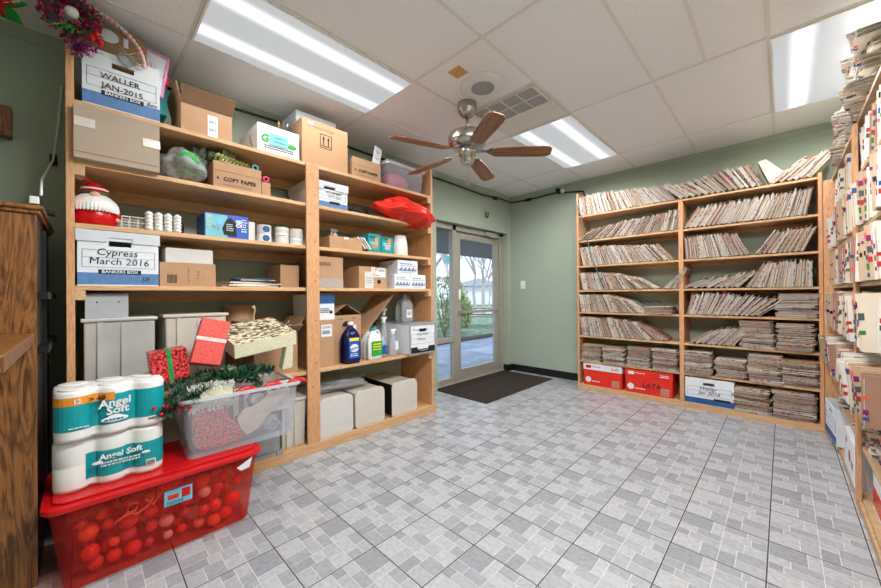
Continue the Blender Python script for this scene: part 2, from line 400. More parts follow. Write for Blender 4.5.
# right bay
def lab(s): return 'cream record file leaning in the %s row of the back shelves, right bay' % s
G = lambda s: 'files in the right bay, %s row' % s
frow(B, 0, .06, .70, BZ[0], [-46,-50,-40,-30,-24], lab('top'), G('top'), True, sx=1.25, hs=(.98,1.1))
frow(B, 0, .735, 1.03, BZ[0], [52,46,40,36], 'cream record file leaning right on the top of the back shelves beside the corner', 'files leaning right on the top board', True, sx=1.25, hs=(1.05,1.2))
frow(B, 0, RB0, RB1-.03, BZ[1], [34,30,26,22,16,8], lab('second'), G('second'), True, sx=1.2)
frow(B, 0, RB0+.02, .625, BZ[2], [-4,-10,-18,-28], 'file leaning left in the third row of the back shelves, right bay', 'left-leaning files in the third row', True, sx=1.2, hs=(.98,1.03))
frow(B, 0, .635, RB1-.07, BZ[2], [32,26,20], 'file leaning right in the third row of the back shelves, right bay', 'right-leaning files in the third row', True, sx=1.2, hs=(.98,1.03))
frow(B, 0, RB0, .55, BZ[3], [66,60,50,40], 'file slumped low in the fourth row of the back shelves, right bay', 'slumped files in the fourth row', True, sx=1.0, hs=(.8,.95))
frow(B, 0, .56, RB1+.0, BZ[3], [30,10,4,-4], 'upright file in the fourth row of the back shelves beside the corner', 'upright files in the fourth row', True, sx=1.1)
frow(B, 0, RB0+.02, .70, BZ[4], [14,22,32,44,58], lab('fifth'), G('fifth'), True, sx=1.1)
fpile(B, 0, .77, BZ[4], 9, 'file lying flat in the pile at the right end of the fifth row', 'flat pile in the fifth row', True, sx=.9)
frow(B, 0, RB0+.04, .50, BZ[5], [56,44,38,32], lab('sixth'), G('sixth'), True, sx=1.1)
for u, n, s in ((.52, 14, 'middle'), (.775, 13, 'right')): fpile(B, 0, u, BZ[5], n, 'file lying flat in the %s pile of the sixth row' % s, 'sixth row %s flat pile' % s, False, sx=.68, hz=1.0)
for u, n in ((.08,12),(.33,9),(.57,12),(.80,12)): fpile(B, 0, u, BZ[6], n, None, None, False, sx=.74, hz=.98)
fpile(B, 0, .46, BZ[7], 10, None, None, False, hz=1.1, sx=.8); fpile(B, 0, .74, BZ[7], 11, None, None, False, hz=1.15, sx=.8)
t = thing('envelope', 'large plain cream envelope standing open on the top of the back shelves', 'envelope', (-.065, 4.40, 2.168), rot=(0,R(-20),0)); MB().box(-.006,.006,0,.26,0,.25).build('envelope_body', MANILA[0], t); MB().slab((.0065,0,.0),(.12,0,.04),(.05,0,.24),(.0065,0,.25), .002).build('open_flap', MANILA[0], t)
# right wall shelves
Q = (.30, 4.34, 0)
ROWN = {0:'second', 1:'third', 2:'fourth', 3:'fifth', 4:'sixth'}
for k, (z, ln, ov, pt, hs) in enumerate(((RZ[1],[10,4,-2,4],(-.02,.015),(-2,2),(.86,1.0)), (RZ[2],[14,6,-3,4],(-.01,.04),(-3,3),(.95,1.08)), (RZ[3],[16,8,2,-3],(.0,.04),(-2,3),(.95,1.08)),
                                         (RZ[4],[24,12,4,0],(.0,.06),(-2,4),(1.0,1.12)), (RZ[5],[28,14,6,2],(.01,.08),(-2,8),(.9,1.0)))):
    frow(Q, RROT, .06, 2.12, z, ln, 'cream end tab file in the %s row down of the right wall shelves' % ROWN[k], 'right wall files, %s row' % ROWN[k], True, sx=1.95, over=ov, pitch=pt, hs=hs)
# the tumbled piles
z = fpile(Q, RROT, .35, RZ[0], 14, None, None, False, dy=-.01, ang=9, hz=1.1, jit=.02, sx=.9, pick=(0,2,4,6,8,10))
z = fpile(Q, RROT, .75, RZ[0], 27, 'cream file in the tall toppling pile on the top board of the right wall shelves', 'toppling pile on the top board', True, dy=.02, ang=15, hz=1.1, jit=.03, sx=.70, pick=(0,2,4,6,8,10))
fpile(Q, RROT, 1.15, RZ[0], 22, None, None, False, dy=.02, ang=14, hz=1.15, jit=.03, sx=.8, pick=(0,2,4,6,8,10))
for q, u in enumerate((.30, .64, .98, 1.32, 1.66)):
    fpile(Q, RROT, u, RZ[6], 10, None, None, False, dy=.03, ang=10, hz=1.15, jit=.03, sx=.95)
mm = MB(); mats = MANILA+[SHEETS, SHEETD]+TAGS
for mx, mi in STUFF:
    me = FM[mi]; mm.M = mx
    vs = [tuple(v.co) for v in me.vertices]; o = len(mm.v); mm.v += [tuple(mx @ v.co) for v in me.vertices]
    for p in me.polygons:
        mm.f.append([o+q for q in p.vertices]); q = p.material_index; mm.m.append(mi % 4 if q == 0 else q+3)
tag(mm.build('file_folders', mats), 'densely packed leaning and piled cream paper files filling the rest of the shelves', 'file folders', 'file folders', 'stuff')

# ------------------------------------------------------------------ boxes
def carton(name, label, cat, y, z, w, h, dd=.36, x=-2.56, turn=0, m=CARD, tape=True, group=None, at=None, rz=None):
    t = thing(name, label, cat, at, rz, group) if at else onleft(name, label, cat, y, z, x, turn, group)
    b = MB(); b.box(-w/2, w/2, 0, dd, 0, h); b.box(-w/2+.002, w/2-.002, .001, dd-.001, h-.0005, h+.003); b.build('carton_body', m, t, bevel=.003)
    if tape: MB().box(-.022, .022, -.0008, .05, h*.72, h+.0042).build('tape', TAPE, t)
    return t
def banker(label, y, z, lines, w=.325, h=.255, dd=.39, x=-2.56, lid=True, band=BLUE, at=None, rz=None, turn=0, brand=True, ink=.036, group=None, body=WHITE, slant=.3, drop=0, shift=0):
    t = thing('storage_box', label, 'storage box', at, rz, group) if at else onleft('storage_box', label, 'storage box', y, z, x, turn, group)
    W = w/2-.006; b = MB(); hh = h-.003
    # body with a hand hole in the front
    hx, hz0, hz1 = .045, hh*.74, hh*.84
    b.box(-W, W, dd-.004, dd, 0, hh); b.box(-W, -W+.004, .004, dd-.004, 0, hh); b.box(W-.004, W, .004, dd-.004, 0, hh); b.box(-W, W, .004, dd-.004, 0, .004)
    b.box(-W, -hx, 0, .004, 0, hh); b.box(hx, W, 0, .004, 0, hh); b.box(-hx, hx, 0, .004, 0, hz0); b.box(-hx, hx, 0, .004, hz1, hh)
    b.build('box_body', body, t)
    MB().box(-W, W, -.001, 0, .006, hh*.24).build('colour_band', band, t)
    MB().box(-hx, hx, .012, .016, hz0-.02, hh-.002).build('hole_shadow', BLACK, t) if False else None
    if brand:
        p = MB().box(-.085, .085, -.0025, -.001, hh*.22, hh*.30).build('brand_plate', BLACK, t); text('BANKERS BOX', .022, WHITE, p, 0, -.0035, hh*.26, bold=.0004)
    m = MB()
    for q in (.34,.52,.66): m.box(-W*.9, W*.9, -.0012, -.0002, hh*q, hh*q+.0016)
    m.box(-W*.9, -W*.9+.002, -.0012, -.0002, hh*.34, hh*.66); m.box(W*.9-.002, W*.9, -.0012, -.0002, hh*.34, hh*.66)
    m.build('printed_lines', DBLUE, t)
    for i, s in enumerate(lines): text(s, ink, INK, t, -.01+.01*i+shift, -.002, hh*(.62-drop-.17*i), slant=slant, tilt=.02)
    if lid:
        m = MB(); L = w/2
        m.box(-L, L, -.008, dd+.008, h-.002, h+.004)
        m.box(-L, -L+.004, -.008, dd+.008, h-.055, h-.002); m.box(L-.004, L, -.008, dd+.008, h-.055, h-.002)
        m.box(-L+.004, -.05, -.008, -.004, h-.055, h-.002); m.box(.05, L-.004, -.008, -.004, h-.055, h-.002); m.box(-.05, .05, -.008, -.004, h-.03, h-.002); m.box(-L+.004, L-.004, dd+.004, dd+.008, h-.055, h-.002)
        m.build('lid', LID, t)
    return t
# top board, z 2.19
t = banker('white and blue storage box marked WALLER JAN-2015, left end of top board', .155, 2.19, ['WALLER','JAN-2015'], h=.30, lid=False, x=-2.555, ink=.042, slant=0, drop=.06)
text('Box', .03, INK, t, .12, -.002, .30*.28, slant=.3)
t = thing('paper_bag', 'flat brown paper bag standing in the WALLER box', 'paper bag', (-2.60, .135, 2.30), LROT, None)
MB().box(-.125, .125, 0, .012, 0, .355).build('bag_body', CARDIN, t, bevel=.004)
s = MB(); s.M = Matrix.Translation((-.035,-.002,.30)) @ Matrix.Rotation(PI/2, 4, 'X'); s.lathe([(.034,0),(.034,.002)], 24, sx=1.2); s.M = Matrix.Identity(4); s.box(.025,.045,-.002,0,.27,.32); s.build('sticker', WHITE, t)

t = thing('wooden_heart', 'grey wooden heart tag with a twine bow hanging on the WALLER box', 'ornament', (-2.553, .175, 2.475), LROT)
poly = [(.045*math.sin(a)**3*.9, .016*(2.6*math.cos(a)-1.0*math.cos(2*a)-.4*math.cos(3*a)-.2*math.cos(4*a))*.9) for a in [2*PI*k/28 for k in range(28)]]
MB().prism(poly, -.012, -.006).build('heart', GREYP, t)
m = MB(); m.tube([(-.004,-.015,.03),(-.04,-.02,.06),(-.03,-.018,.02),(0,-.018,.03),(.03,-.018,.055),(.035,-.018,.02),(.0,-.015,.03)], .003); m.tube([(0,-.015,.03),(.03,-.02,-.005),(.05,-.018,-.01)], .0025); m.tube([(.035,-.02,.11),(.04,-.02,.05),(.052,-.02,.015)], .0035); m.build('bow', ROPE, t)
t = thing('picture_frame', 'pink edged picture standing behind the WALLER box', 'picture', (-2.66, .22, 2.40), LROT, None, rot=(0,R(8),LROT))
MB().box(-.11,.11,0,.012,0,.245).build('backing', WHITE, t)
m = MB(); m.box(-.12,.12,-.006,.014,.24,.252); m.box(.108,.12,-.006,.014,0,.24); m.box(-.12,-.108,-.006,.014,0,.24); m.build('frame', PINKF, t)
m = MB(); m.box(-.08,-.01,-.002,0,.14,.21); m.build('photo', MINT, t); scrawl(t, .03, .17, .08, .04, PINKF, -.003, 21); m = MB(); m.ball((.05,-.002,.08),.04,14,sy=.1); m.build('print', GREYP, t)
t = thing('gift_bag', 'teal and white paper gift bag behind the pink picture', 'gift bag', (-2.70, .345, 2.30), LROT)
m = MB(); m.box(-.02,.02,0,.14,0,.33); m.build('bag_body', TEAL, t, bevel=.003); m = MB(); m.box(-.03,-.021,0,.13,.0,.32); m.build('tissue_paper', WHITE, t); m = MB(); m.ball((.0,-.01,.33),.02,8); m.build('green_rosette', LGREEN, t)
m = MB(); m.ball((.012,-.02,.2),.016,10,sz=2.2); m.build('red_tag', RED, t)
t = thing('bead_garland', 'string of pink wooden beads arched over the WALLER box', 'garland', (-2.55, .10, 2.50), LROT)
m = MB(); N = 19; pts = []
for k in range(N):
    a = k/(N-1); pts.append((-.12+.26*math.sin(a*PI*.5), -.02, .18-.21*(1-math.cos(a*PI*.5)) ))
m = MB(); m.tube(pts, .0025); m.tube([(-.1,-.02,.17),(-.13,.02,.1),(-.14,.05,-.02)], .0025); m.tube([(.08,-.02,.13),(.13,.02,.11),(.17,.05,.08)], .0015); m.build('cord', ROPE, t)
for k, p in enumerate(pts): MB().ball(p, .0125 if k % 4 else .011, 12).build('bead', MINT if k % 4 == 0 else PINK, t, smooth=True)
# wreath on the end of the shelf
def tinsel(R0, r0, n, seed, ln=.03, flat=True, arc=2*PI, start=0):
    r = random.Random(seed); m = MB()
    for k in range(n):
        a = start+r.uniform(0, arc); b = r.uniform(0, 2*PI); rr = r0*r.uniform(.2,1)
        c = Vector((math.cos(a)*(R0+rr*math.cos(b)), rr*math.sin(b), math.sin(a)*(R0+rr*math.cos(b))))
        d = Vector((r.uniform(-1,1), r.uniform(-1,1), r.uniform(-1,1))).normalized(); e = d.cross(Vector((r.uniform(-1,1),r.uniform(-1,1),1))).normalized()
        L = ln*r.uniform(.6,1.2); W = L*.22
        m.add([tuple(c), tuple(c+d*L*.5+e*W), tuple(c+d*L), tuple(c+d*L*.5-e*W)], [[0,1,2,3]], r.choice((0,0,0,1)))
    return m
t = thing('wreath', 'magenta tinsel wreath hung on the shelf end by the ceiling', 'wreath', (-2.50, -.035, 2.58), LROT)
MB().tube([(.075*math.cos(2*PI*k/24), 0, .075*math.sin(2*PI*k/24)) for k in range(24)], .02, 8, 0, True).build('ring', GRN, t)
tinsel(.075, .042, 900, 3).build('tinsel', [PURPLE, VIOLET], t)
MB().ball((.0,-.03,-.0),.026,14).build('white_bauble', WHITEP, t, smooth=True)
m = MB()
for k in range(5): m.tube([(-.02+.01*k,-.02,-.06),(-.06+.02*k,-.05,-.10-.015*(k%2)),(-.09+.03*k,-.03,-.08)], .003)
m.build('stem', LGREEN, t)
m = MB()
for p in ((.085,-.03,-.06),(.10,-.03,-.10),(.07,-.035,-.09)): m.ball(p, .012, 8, sz=1.6)
m.build('red_bud', RED, t)
tinsel(.05, .03, 120, 12, arc=PI*.6, start=-PI*.72).build('violet_tinsel', [VIOLET, PURPLE], t, loc=(0.02,0,-.10))
# open carton with raised flaps
def open_box(name, label, y, z, w, h, dd, x, m, flaps, turn=0, group=None):
    t = onleft(name, label, 'cardboard box', y, z, x, turn, group); W = w/2; b = MB(); k = .004
    b.box(-W, W, 0, k, 0, h); b.box(-W, W, dd-k, dd, 0, h); b.box(-W, -W+k, k, dd-k, 0, h); b.box(W-k, W, k, dd-k, 0, h); b.box(-W, W, k, dd-k, 0, k)
    b.build('box_body', [m, CARDIN], t)
    if 'f' in flaps: a = flaps['f']; MB().slab((-W,0,h),(W,0,h),(W+.01,-math.sin(a)*.1,h+math.cos(a)*.1),(-W-.01,-math.sin(a)*.1,h+math.cos(a)*.1), .004).build('front_flap', CARDIN, t)
    if 'b' in flaps: a = flaps['b']; MB().slab((-W,dd,h),(W,dd,h),(W,dd+math.sin(a)*.12,h+math.cos(a)*.12),(-W,dd+math.sin(a)*.12,h+math.cos(a)*.12), .004).build('back_flap', m, t)
    if 'l' in flaps: a = flaps['l']; MB().slab((-W,0,h),(-W,dd,h),(-W-math.sin(a)*.12,dd,h+math.cos(a)*.12),(-W-math.sin(a)*.12,0,h+math.cos(a)*.12), .004).build('side_flap', m, t)
    if 'r' in flaps: a = flaps['r']; MB().slab((W,0,h),(W,dd,h),(W+math.sin(a)*.12,dd,h+math.cos(a)*.12),(W+math.sin(a)*.12,0,h+math.cos(a)*.12), .004).build('side_flap', m, t)
    return t
t = open_box('cardboard_box', 'open empty cardboard box with raised flaps on the top board', .555, 2.19, .275, .185, .33, -2.60, CARD, {'f':R(38), 'l':R(12), 'r':R(-12)})
MB().box(.0,.055,-.002,0,.0,.15).build('packing_slip', WHITE, t); lines(t, .027, .11, .04, .02, DBLUE, 2, -.003); lines(t, .027, .06, .04, .02, DBLUE, 2, -.003)
# white box with the green G
t = carton('paper_box', 'white carton with a green G logo and pale blue note on top board', 'cardboard box', .985, 2.19, .29, .195, .40, -2.57, m=WHITE, tape=False)
text('G', .07, LGREEN, t, -.098, -.003, .10, bold=.003, slant=.1); text('e', .05, LGREEN, t, -.055, -.002, .095, bold=.002)
MB().box(-.065,.06,-.005,-.003,.065,.145).build('note', PALEB, t); scrawl(t, 0, .12, .07, .014, INK, -.006, 1); scrawl(t, .005, .09, .09, .014, INK, -.006, 2)
s = MB(); s.ball((.09,-.002,.085),.035,16,sy=.05,sz=.5); s.build('logo_oval', LGREEN, t)
lines(t, 0, .045, .2, .03, BLACK, 2, -.002); m = MB().tube([(-.147,.1,.06),(-.149,.13,.1),(-.147,.14,.14)], .006); m.build('tape_strip', CARDIN, t)
# markers standing behind it
t = onleft('marker_caddy', 'black and orange pens crowded in a tub on the white carton beside the tall carton', 'pens', 1.075, 2.3885, -2.66)
MB().box(-.05,.05,0,.08,0,.03).build('caddy_tub', BLACKP, t)
for k in range(9):
    x = -.04+.010*k; h = .085+.03*((k*5) % 3)/2
    MB().tube([(x,.02+.03*(k % 2),.02),(x+rnd.uniform(-.01,.01),.02+.03*(k % 2),h)], .006, 8).build('pen', (BLACKP, ORANGE, BLACKP, METAL)[k % 4], t)
# tall carton
t = carton('cardboard_box', 'tall tan cardboard box with two printed up arrows on top board', 'cardboard box', 1.345, 2.19, .385, .345, .36, -2.57, m=CARD2, tape=False)
m = MB(); a, c, e = -.02, .06, .0015
m.box(a-.03,a+.07,-e,0,.155,.16); m.box(a-.03,a+.07,-e,0,.26,.265); m.box(a-.03,a-.025,-e,0,.155,.265); m.box(a+.065,a+.07,-e,0,.155,.265)
for q in (a, a+.04): m.box(q-.004,q+.004,-e,0,.18,.225); m.add([(q-.013,-e,.225),(q+.013,-e,.225),(q,-e,.25)], [[0,1,2]])
m.box(a-.02,a+.06,-e,0,.17,.176); m.build('printed_arrows', BLACK, t)
scrawl(t, -.03, .30, .22, .035, CARDIN, -.002, 5); MB().box(-.15,-.10,-.002,.0,.30,.33).build('label', PINK, t)
# lid box on top of/behind
t = thing('storage_box', 'grey lidded storage box behind the tall tan carton', 'storage box', (-2.70, 1.33, 2.54), LROT, None)
m = MB(); m.box(-.165,.165,0,.30,0,.08); m.box(-.17,.17,-.006,.306,.03,.10); m.build('box_body', LID, t, bevel=.002); MB().box(-.05,.05,-.008,-.006,.03,.05).build('hand_hole', BLACK, t)
for y, z, w, h, lb in ((1.725, 2.19, .29, .165, 'small copy paper carton right of the tall carton on top board'), (.72, 1.885, .285, .165, 'copy paper carton on the second shelf with ribbon spools inside')):
    t = carton('copy_paper_box', lb, 'cardboard box', y, z, w, h, .40, -2.57, tape=False)
    text('COPY PAPER', .037, BLACK, t, .012, -.002, .06, bold=.0008, sx=.93); m = MB(); m.add([(-.125,-.0015,.06),(-.117,-.0015,.05),(-.109,-.0015,.06),(-.117,-.0015,.073)], [[0,1,2,3]]); m.build('diamond_mark', BLACK, t)
    MB().box(-w/2,w/2,-.002,0,h-.055,h+.002).build('flap', CARDIN if 0 else CARD, t); lines(t, 0, .026, .18, .014, CARDIN, 1, -.002)
t = thing('sign_card', 'white card with grey lettering propped on the small copy paper carton', 'card', (-2.60, 1.84, 2.361), LROT, rot=(R(-6),R(14),LROT))
MB().box(-.04,.04,0,.004,0,.175).build('card_sheet', WHITE, t); scrawl(t, 0, .06, .05, .03, INK, -.002, 8); scrawl(t, 0, .12, .05, .03, INK, -.002, 9)
# generic open plastic tub
def tub(t, w, dd, h, taper, m, mr, wall=.003, rim=.012, name='tub_body', r=.03):
    def ring(k, z, n=5):
        W, D = w/2*k, dd/2*k; out = []
        for cx, cy, a0 in ((W-r,D-r,0),(-W+r,D-r,90),(-W+r,-D+r,180),(W-r,-D+r,270)):
            for q in range(n): a = R(a0+90*q/(n-1)); out.append((cx+r*math.cos(a), dd/2+cy+r*math.sin(a), z))
        return out
    b = MB(); rings = [ring(taper,0), ring(1,h), ring(1-2*wall/w,h), ring(taper-2*wall/w,wall)]; n = len(rings[0]); vs = sum(rings, []); fs = []
    for j in range(3): fs += [[j*n+i, j*n+(i+1)%n, (j+1)*n+(i+1)%n, (j+1)*n+i] for i in range(n)]
    fs.append(list(range(n))[::-1]); fs.append([3*n+i for i in range(n)])
    b.add(vs, fs); b.build(name, m, t, smooth=False)
    b = MB(); a = ring(1+2*rim/w, h-.012); c = ring(1+2*rim/w, h+.004); e = ring(1-.006/w, h+.004); f = ring(1-.006/w, h-.012); vs = a+c+e+f
    fs = []
    for j in range(4): fs += [[j*n+i, j*n+(i+1)%n, ((j+1)%4)*n+(i+1)%n, ((j+1)%4)*n+i] for i in range(n)]
    b.add(vs, fs); b.build('rim', mr, t)
    return ring
t = onleft('clear_tote', 'clear lidded tote of pink fabric at right end of top board', 'plastic tote', 2.18, 2.19, -2.57)
tub(t, .46, .38, .22, .9, CLEAR2, RIMC)
MB().box(-.24,.24,-.01,.39,  .224,.24).build('lid', RIMC, t, bevel=.006)
def lump(c, sx, sy, sz, seed, n=16, amp=.25, wr=0):
    r = random.Random(seed); m = MB(); k = n//2; ph = [r.uniform(0,6) for _ in range(4)]
    vs = []; fs = []
    for j in range(k+1):
        for i in range(n):
            th = PI*j/k; a = 2*PI*i/n
            d = 1+amp*.5*(math.sin(3*a+ph[0]+2*th)+math.sin(5*th+ph[1]+a)*.6+.5*math.sin(7*a+ph[2]))*math.sin(th)+wr*(math.sin(11*a+4*math.sin(7*th))+math.sin(9*th-6*math.sin(3*a)))*math.sin(th)
            vs.append((c[0]+sx*math.sin(th)*math.cos(a)*d, c[1]+sy*math.sin(th)*math.sin(a)*d, c[2]-sz*math.cos(th)*d))
    for j in range(k):
        for i in range(n): fs.append([j*n+i, j*n+(i+1)%n, (j+1)*n+(i+1)%n, (j+1)*n+i])
    return m.add(vs, fs)
PINKFAB = mat('pink fabric', (214,70,110), .8, var=.2); 
o = lump((0,0,.09), .17, .14, .085, 5).build('folded_fabric', PINKFAB, smooth=True, loc=(-2.75,2.15,2.197), rot=(0,0,LROT)); tag(o, 'bundle of bright pink fabric inside the clear tote on top board', 'fabric')
# ---- second shelf z 1.885
t = carton('cardboard_box', 'large greyish cardboard box with tape patches jutting over the second shelf', 'cardboard box', .135, 1.885, .335, .265, .36, -2.50, m=CARDG, tape=False)
for x0, x1, z0 in ((-.165,-.09,.16),(.095,.17,.13)): MB().box(x0,x1,-.002,.0,z0,z0+.045).build('tape_patch', TAPE, t)
MB().box(-.166,.166,-.0015,0,.03,.033).build('fold_line', CARDIN, t)
t = onleft('plastic_bag', 'crinkled clear shopping bag printed with a green tree on second shelf', 'plastic bag', .445, 1.885, -2.66)
m = lump((0,.03,.115), .13, .13, .108, 9, 60, .3, .035); m.build('bag_film', FILM, t, smooth=True)
lump((0,.05,.08), .09, .08, .06, 19, 16, .2).build('bag_contents', mat('bagged bread buns', (196,176,140), .8, c2=(120,110,96), scale=14), t, smooth=True)
m = MB(); m.ball((0,-.105,.15),.045,14,sy=.2,sz=.6); m.ball((.03,-.11,.13),.03,12,sy=.2,sz=.7); m.box(-.003,.006,-.118,-.114,.09,.14); m.build('printed_tree', LGREEN, t)
lines(t, .01, .055, .15, .05, GRN, 3, -.118)
t = onleft('foliage_spray', 'dusty grey green eucalyptus spray lying behind the copy paper carton', 'foliage', .60, 1.885, -2.66)
def leaves(n, seed, bx, size, shape=.35):
    r = random.Random(seed); m = MB()
    for k in range(n):
        c = Vector((r.uniform(*bx[0]), r.uniform(*bx[1]), r.uniform(*bx[2]))); d = Vector((r.uniform(-1,1), r.uniform(-1,.4), r.uniform(-.4,1))).normalized(); e = d.cross(Vector((r.uniform(-1,1),1,r.uniform(-1,1)))).normalized(); nrm = d.cross(e)*.15
        L = size*r.uniform(.6,1.2); W = L*shape
        m.add([tuple(c), tuple(c+d*L*.35+e*W+nrm*L), tuple(c+d*L*.75+e*W*.8+nrm*L), tuple(c+d*L), tuple(c+d*L*.75-e*W*.8+nrm*L), tuple(c+d*L*.35-e*W+nrm*L)], [[0,1,2,3],[0,3,4,5]])
    return m
leaves(90, 4, ((-.12,.10),(-.02,.1),(.165,.235)), .055).build('leaves', GRN2, t); MB().tube([(-.2,.05,.05),(-.05,.04,.19),(.12,.05,.18)], .004).build('stem', GRN2, t)
t = onleft('ribbon_tangle', 'heap of olive green ribbon on the second shelf copy paper carton', 'ribbon', .74, 2.055, -2.58)
m = MB()
for k in range(9):
    r = random.Random(k); m.tube([(-.12+.024*k+.02*math.cos(a), .03+.02*math.sin(2*a)+.01*k, .03+.024*math.sin(a)) for a in [2*PI*q/10 for q in range(10)]], .009, 6, 0, True)
m.build('ribbon_loop', YGRN, t, smooth=True)
for y, z, cm, lb in ((.835, 2.052, TEAL, 'teal ribbon spool on the right edge of the copy paper carton'), (.905, 1.99, PINKFAB, 'bright pink ribbon spool right of the copy paper carton')):
    t = onleft('ribbon_spool', lb, 'ribbon spool', y, z, -2.58); m = MB(); m.M = Matrix.Translation((0,.03,.022)) @ Matrix.Rotation(PI/2, 4, 'X'); m.lathe([(.011,-.012),(.022,-.012),(.022,.012),(.011,.012),(.011,-.012)], 18); m.build('ribbon_roll', cm, t, smooth=False)
t = onleft('cardboard_tube', 'slim brown carton supporting the pink spool on second shelf', 'cardboard box', .905, 1.885, -2.60); MB().box(-.03,.03,0,.3,0,.104).build('carton_body', CARD, t, bevel=.003)
t = onleft('bottle', 'small brown bottle behind the crinkled shopping bag', 'bottle', .335, 1.885, -2.86); MB().lathe([(.03,0),(.032,.02),(.032,.12),(.02,.15)], 16).build('bottle_body', CARDIN, t, smooth=True); MB().lathe([(.022,.15),(.022,.18)], 12).build('cap', BLACKP, t)
t = banker('storage box marked November Oct-2021 partly behind the centre post', 1.375, 1.885, ['NOVEMBER','OCT-2021'], h=.20, w=.33, x=-2.575, slant=0, ink=.027, shift=.045, brand=False)
MB().box(.0,.09,-.003,-.001,.035,.055).build('brand_plate', BLACK, t)
t = onleft('cable_bundle', 'black folded cable behind the red bag on second shelf', 'cable', 1.70, 1.885, -2.62)
m = MB(); m.tube([(-.12,.05,.02),(-.06,.02,.05),(0,.0,.02),(.06,.03,.06),(.1,.05,.03)], .014, 8); m.tube([(-.1,.1,.02),(0,.08,.03),(.1,.1,.05)], .02, 8); m.build('cable_loop', BLACKP, t, smooth=True)
o = lump((0,.06,.10), .34, .20, .105, 35, 96, .2, .022).build('plastic_bag', REDBAG, smooth=True, loc=(-2.53,2.17,1.87), rot=(0,R(9),LROT)); tag(o, 'shiny red plastic bag bulging over the second shelf edge by the door', 'plastic bag')
# ---- third shelf z 1.565
t = onleft('gnome_jar', 'red ceramic gnome figure with a pleated white beard on third shelf', 'ornament', .045, 1.565, -2.60)
t.location.x = -2.66
MB().lathe([(.072,0),(.09,.015),(.092,.06),(.08,.12),(.055,.16),(.03,.185)], 28).build('gnome_body', RED, t, smooth=True)
m = MB(); vs = []; fs = []; N = 34
for j in range(7):
    for k in range(N+1):
        a = R(-200+220*k/N*1.0)+0; a = R(200+140*k/N)
        f = j/6; rr = .035+.062*math.sin(f*PI*.62); zz = .178-.095*f - (0.008 if k % 2 else 0)*f; rr += (.004 if k % 2 else 0)*f
        vs.append((rr*math.cos(a), rr*math.sin(a)-.004, zz))
for j in range(6):
    for k in range(N): fs.append([j*(N+1)+k, j*(N+1)+k+1, (j+1)*(N+1)+k+1, (j+1)*(N+1)+k])
m.add(vs, fs); o = m.build('beard', WHITEP, t); sm = o.modifiers.new('s', 'SOLIDIFY'); sm.thickness = .006
MB().lathe([(.058,.165),(.062,.175),(.06,.185)], 24).build('hat_band', GRN, t); MB().lathe([(.056,.185),(.052,.205),(.038,.225)], 24).build('hat', RED, t, smooth=True)
MB().lathe([(.0555,.198),(.056,.206),(.0535,.207)], 24).build('hat_stripe', WHITEP, t); MB().lathe([(.038,.225),(.02,.238),(.005,.242)], 20).build('hat_tip', RED, t, smooth=True)
MB().ball((-.055,-.02,.255),.015,12).build('pompom', WHITEP, t, smooth=True); MB().tube([(-.01,-.005,.235),(-.035,-.012,.25),(-.055,-.02,.25)], .006).build('hat_tail', RED, t)
MB().ball((.0,-.066,.165),.016,12,sx=1.4).build('nose', SKIN, t, smooth=True)
for s in (-1,1): MB().ball((s*.085,-.01,.07),.02,10,sz=1.7).build('arm', RED, t, smooth=True); MB().ball((s*.088,-.03,.045),.012,10).build('mitten', PINK, t, smooth=True)
t = onleft('wire_basket', 'small white wire basket beside the gnome on third shelf', 'basket', .20, 1.565, -2.60)
m = MB()
for z in (.006,.04,.07): m.tube([(-.05,0,z),(.05,0,z),(.05,.1,z),(-.05,.1,z)], .0025, 6, 0, True)
for x in (-.05,-.017,.017,.05):
    for y in (0,.1): m.tube([(x,y,.004),(x,y,.072)], .002, 6)
m.build('wire_frame', WHITEP, t)
for k in range(4):
    t = onleft('paper_roll', 'white ribbed roll, %s in the row of four on the third shelf' % ('first from the left','second from the left','third from the left','last at the right')[k], 'ribbed roll', .265+.044*k, 1.565, -2.60, group='white ribbed rolls in a row')
    prof = [(.012,0)]
    for q in range(5): z = .012+.02*q; prof += [(.016,z-.006),(.020,z),(.020,z+.008),(.016,z+.011)]
    prof += [(.014,.108),(.004,.115)]; MB().lathe(prof, 18, sy=1.6).build('roll_body', WHITEP, t, smooth=True)
t = onleft('foam_disc', 'black round disc leaning right of the white ribbed rolls', 'disc', .425, 1.565, -2.66); m = MB(); m.ball((0,.02,.048),.048,20,sx=.35); m.build('disc_body', BLACKP, t, smooth=True)
t = carton('trash_bag_box', 'blue carton of black bags with red lettering on the third shelf', 'box', .655, 1.565, .25, .15, .22, -2.575, m=LABELB, tape=False)
MB().box(-.12,-.0,-.0015,0,.004,.146).build('pale_panel', PALEB, t)
m = MB(); m.add([(-.02,-.003,.02),(.055,-.003,.015),(.05,-.003,.10),(.02,-.003,.135),(-.005,-.003,.12),(-.03,-.003,.06)], [[0,1,2,3,4,5]]); m.build('printed_bag', BLACK, t)
text('80', .05, WHITE, t, .065, -.003, .10, tilt=PI/2, bold=.001); scrawl(t, -.06, .065, .05, .06, RED, -.003, 3); lines(t, .10, .09, .035, .09, WHITE, 6, -.003); lines(t, -.10, .10, .025, .08, YELL, 4, -.003); lines(t, .015, .07, .04, .05, MINT, 4, -.0045)
MB().add([(-.002,-.002,0),(0,-.002,0)], []) if False else None
t = carton('cardboard_box', 'narrow white carton right of the blue bag carton', 'box', .805, 1.565, .04, .125, .2, -2.585, m=OFFW, tape=False)
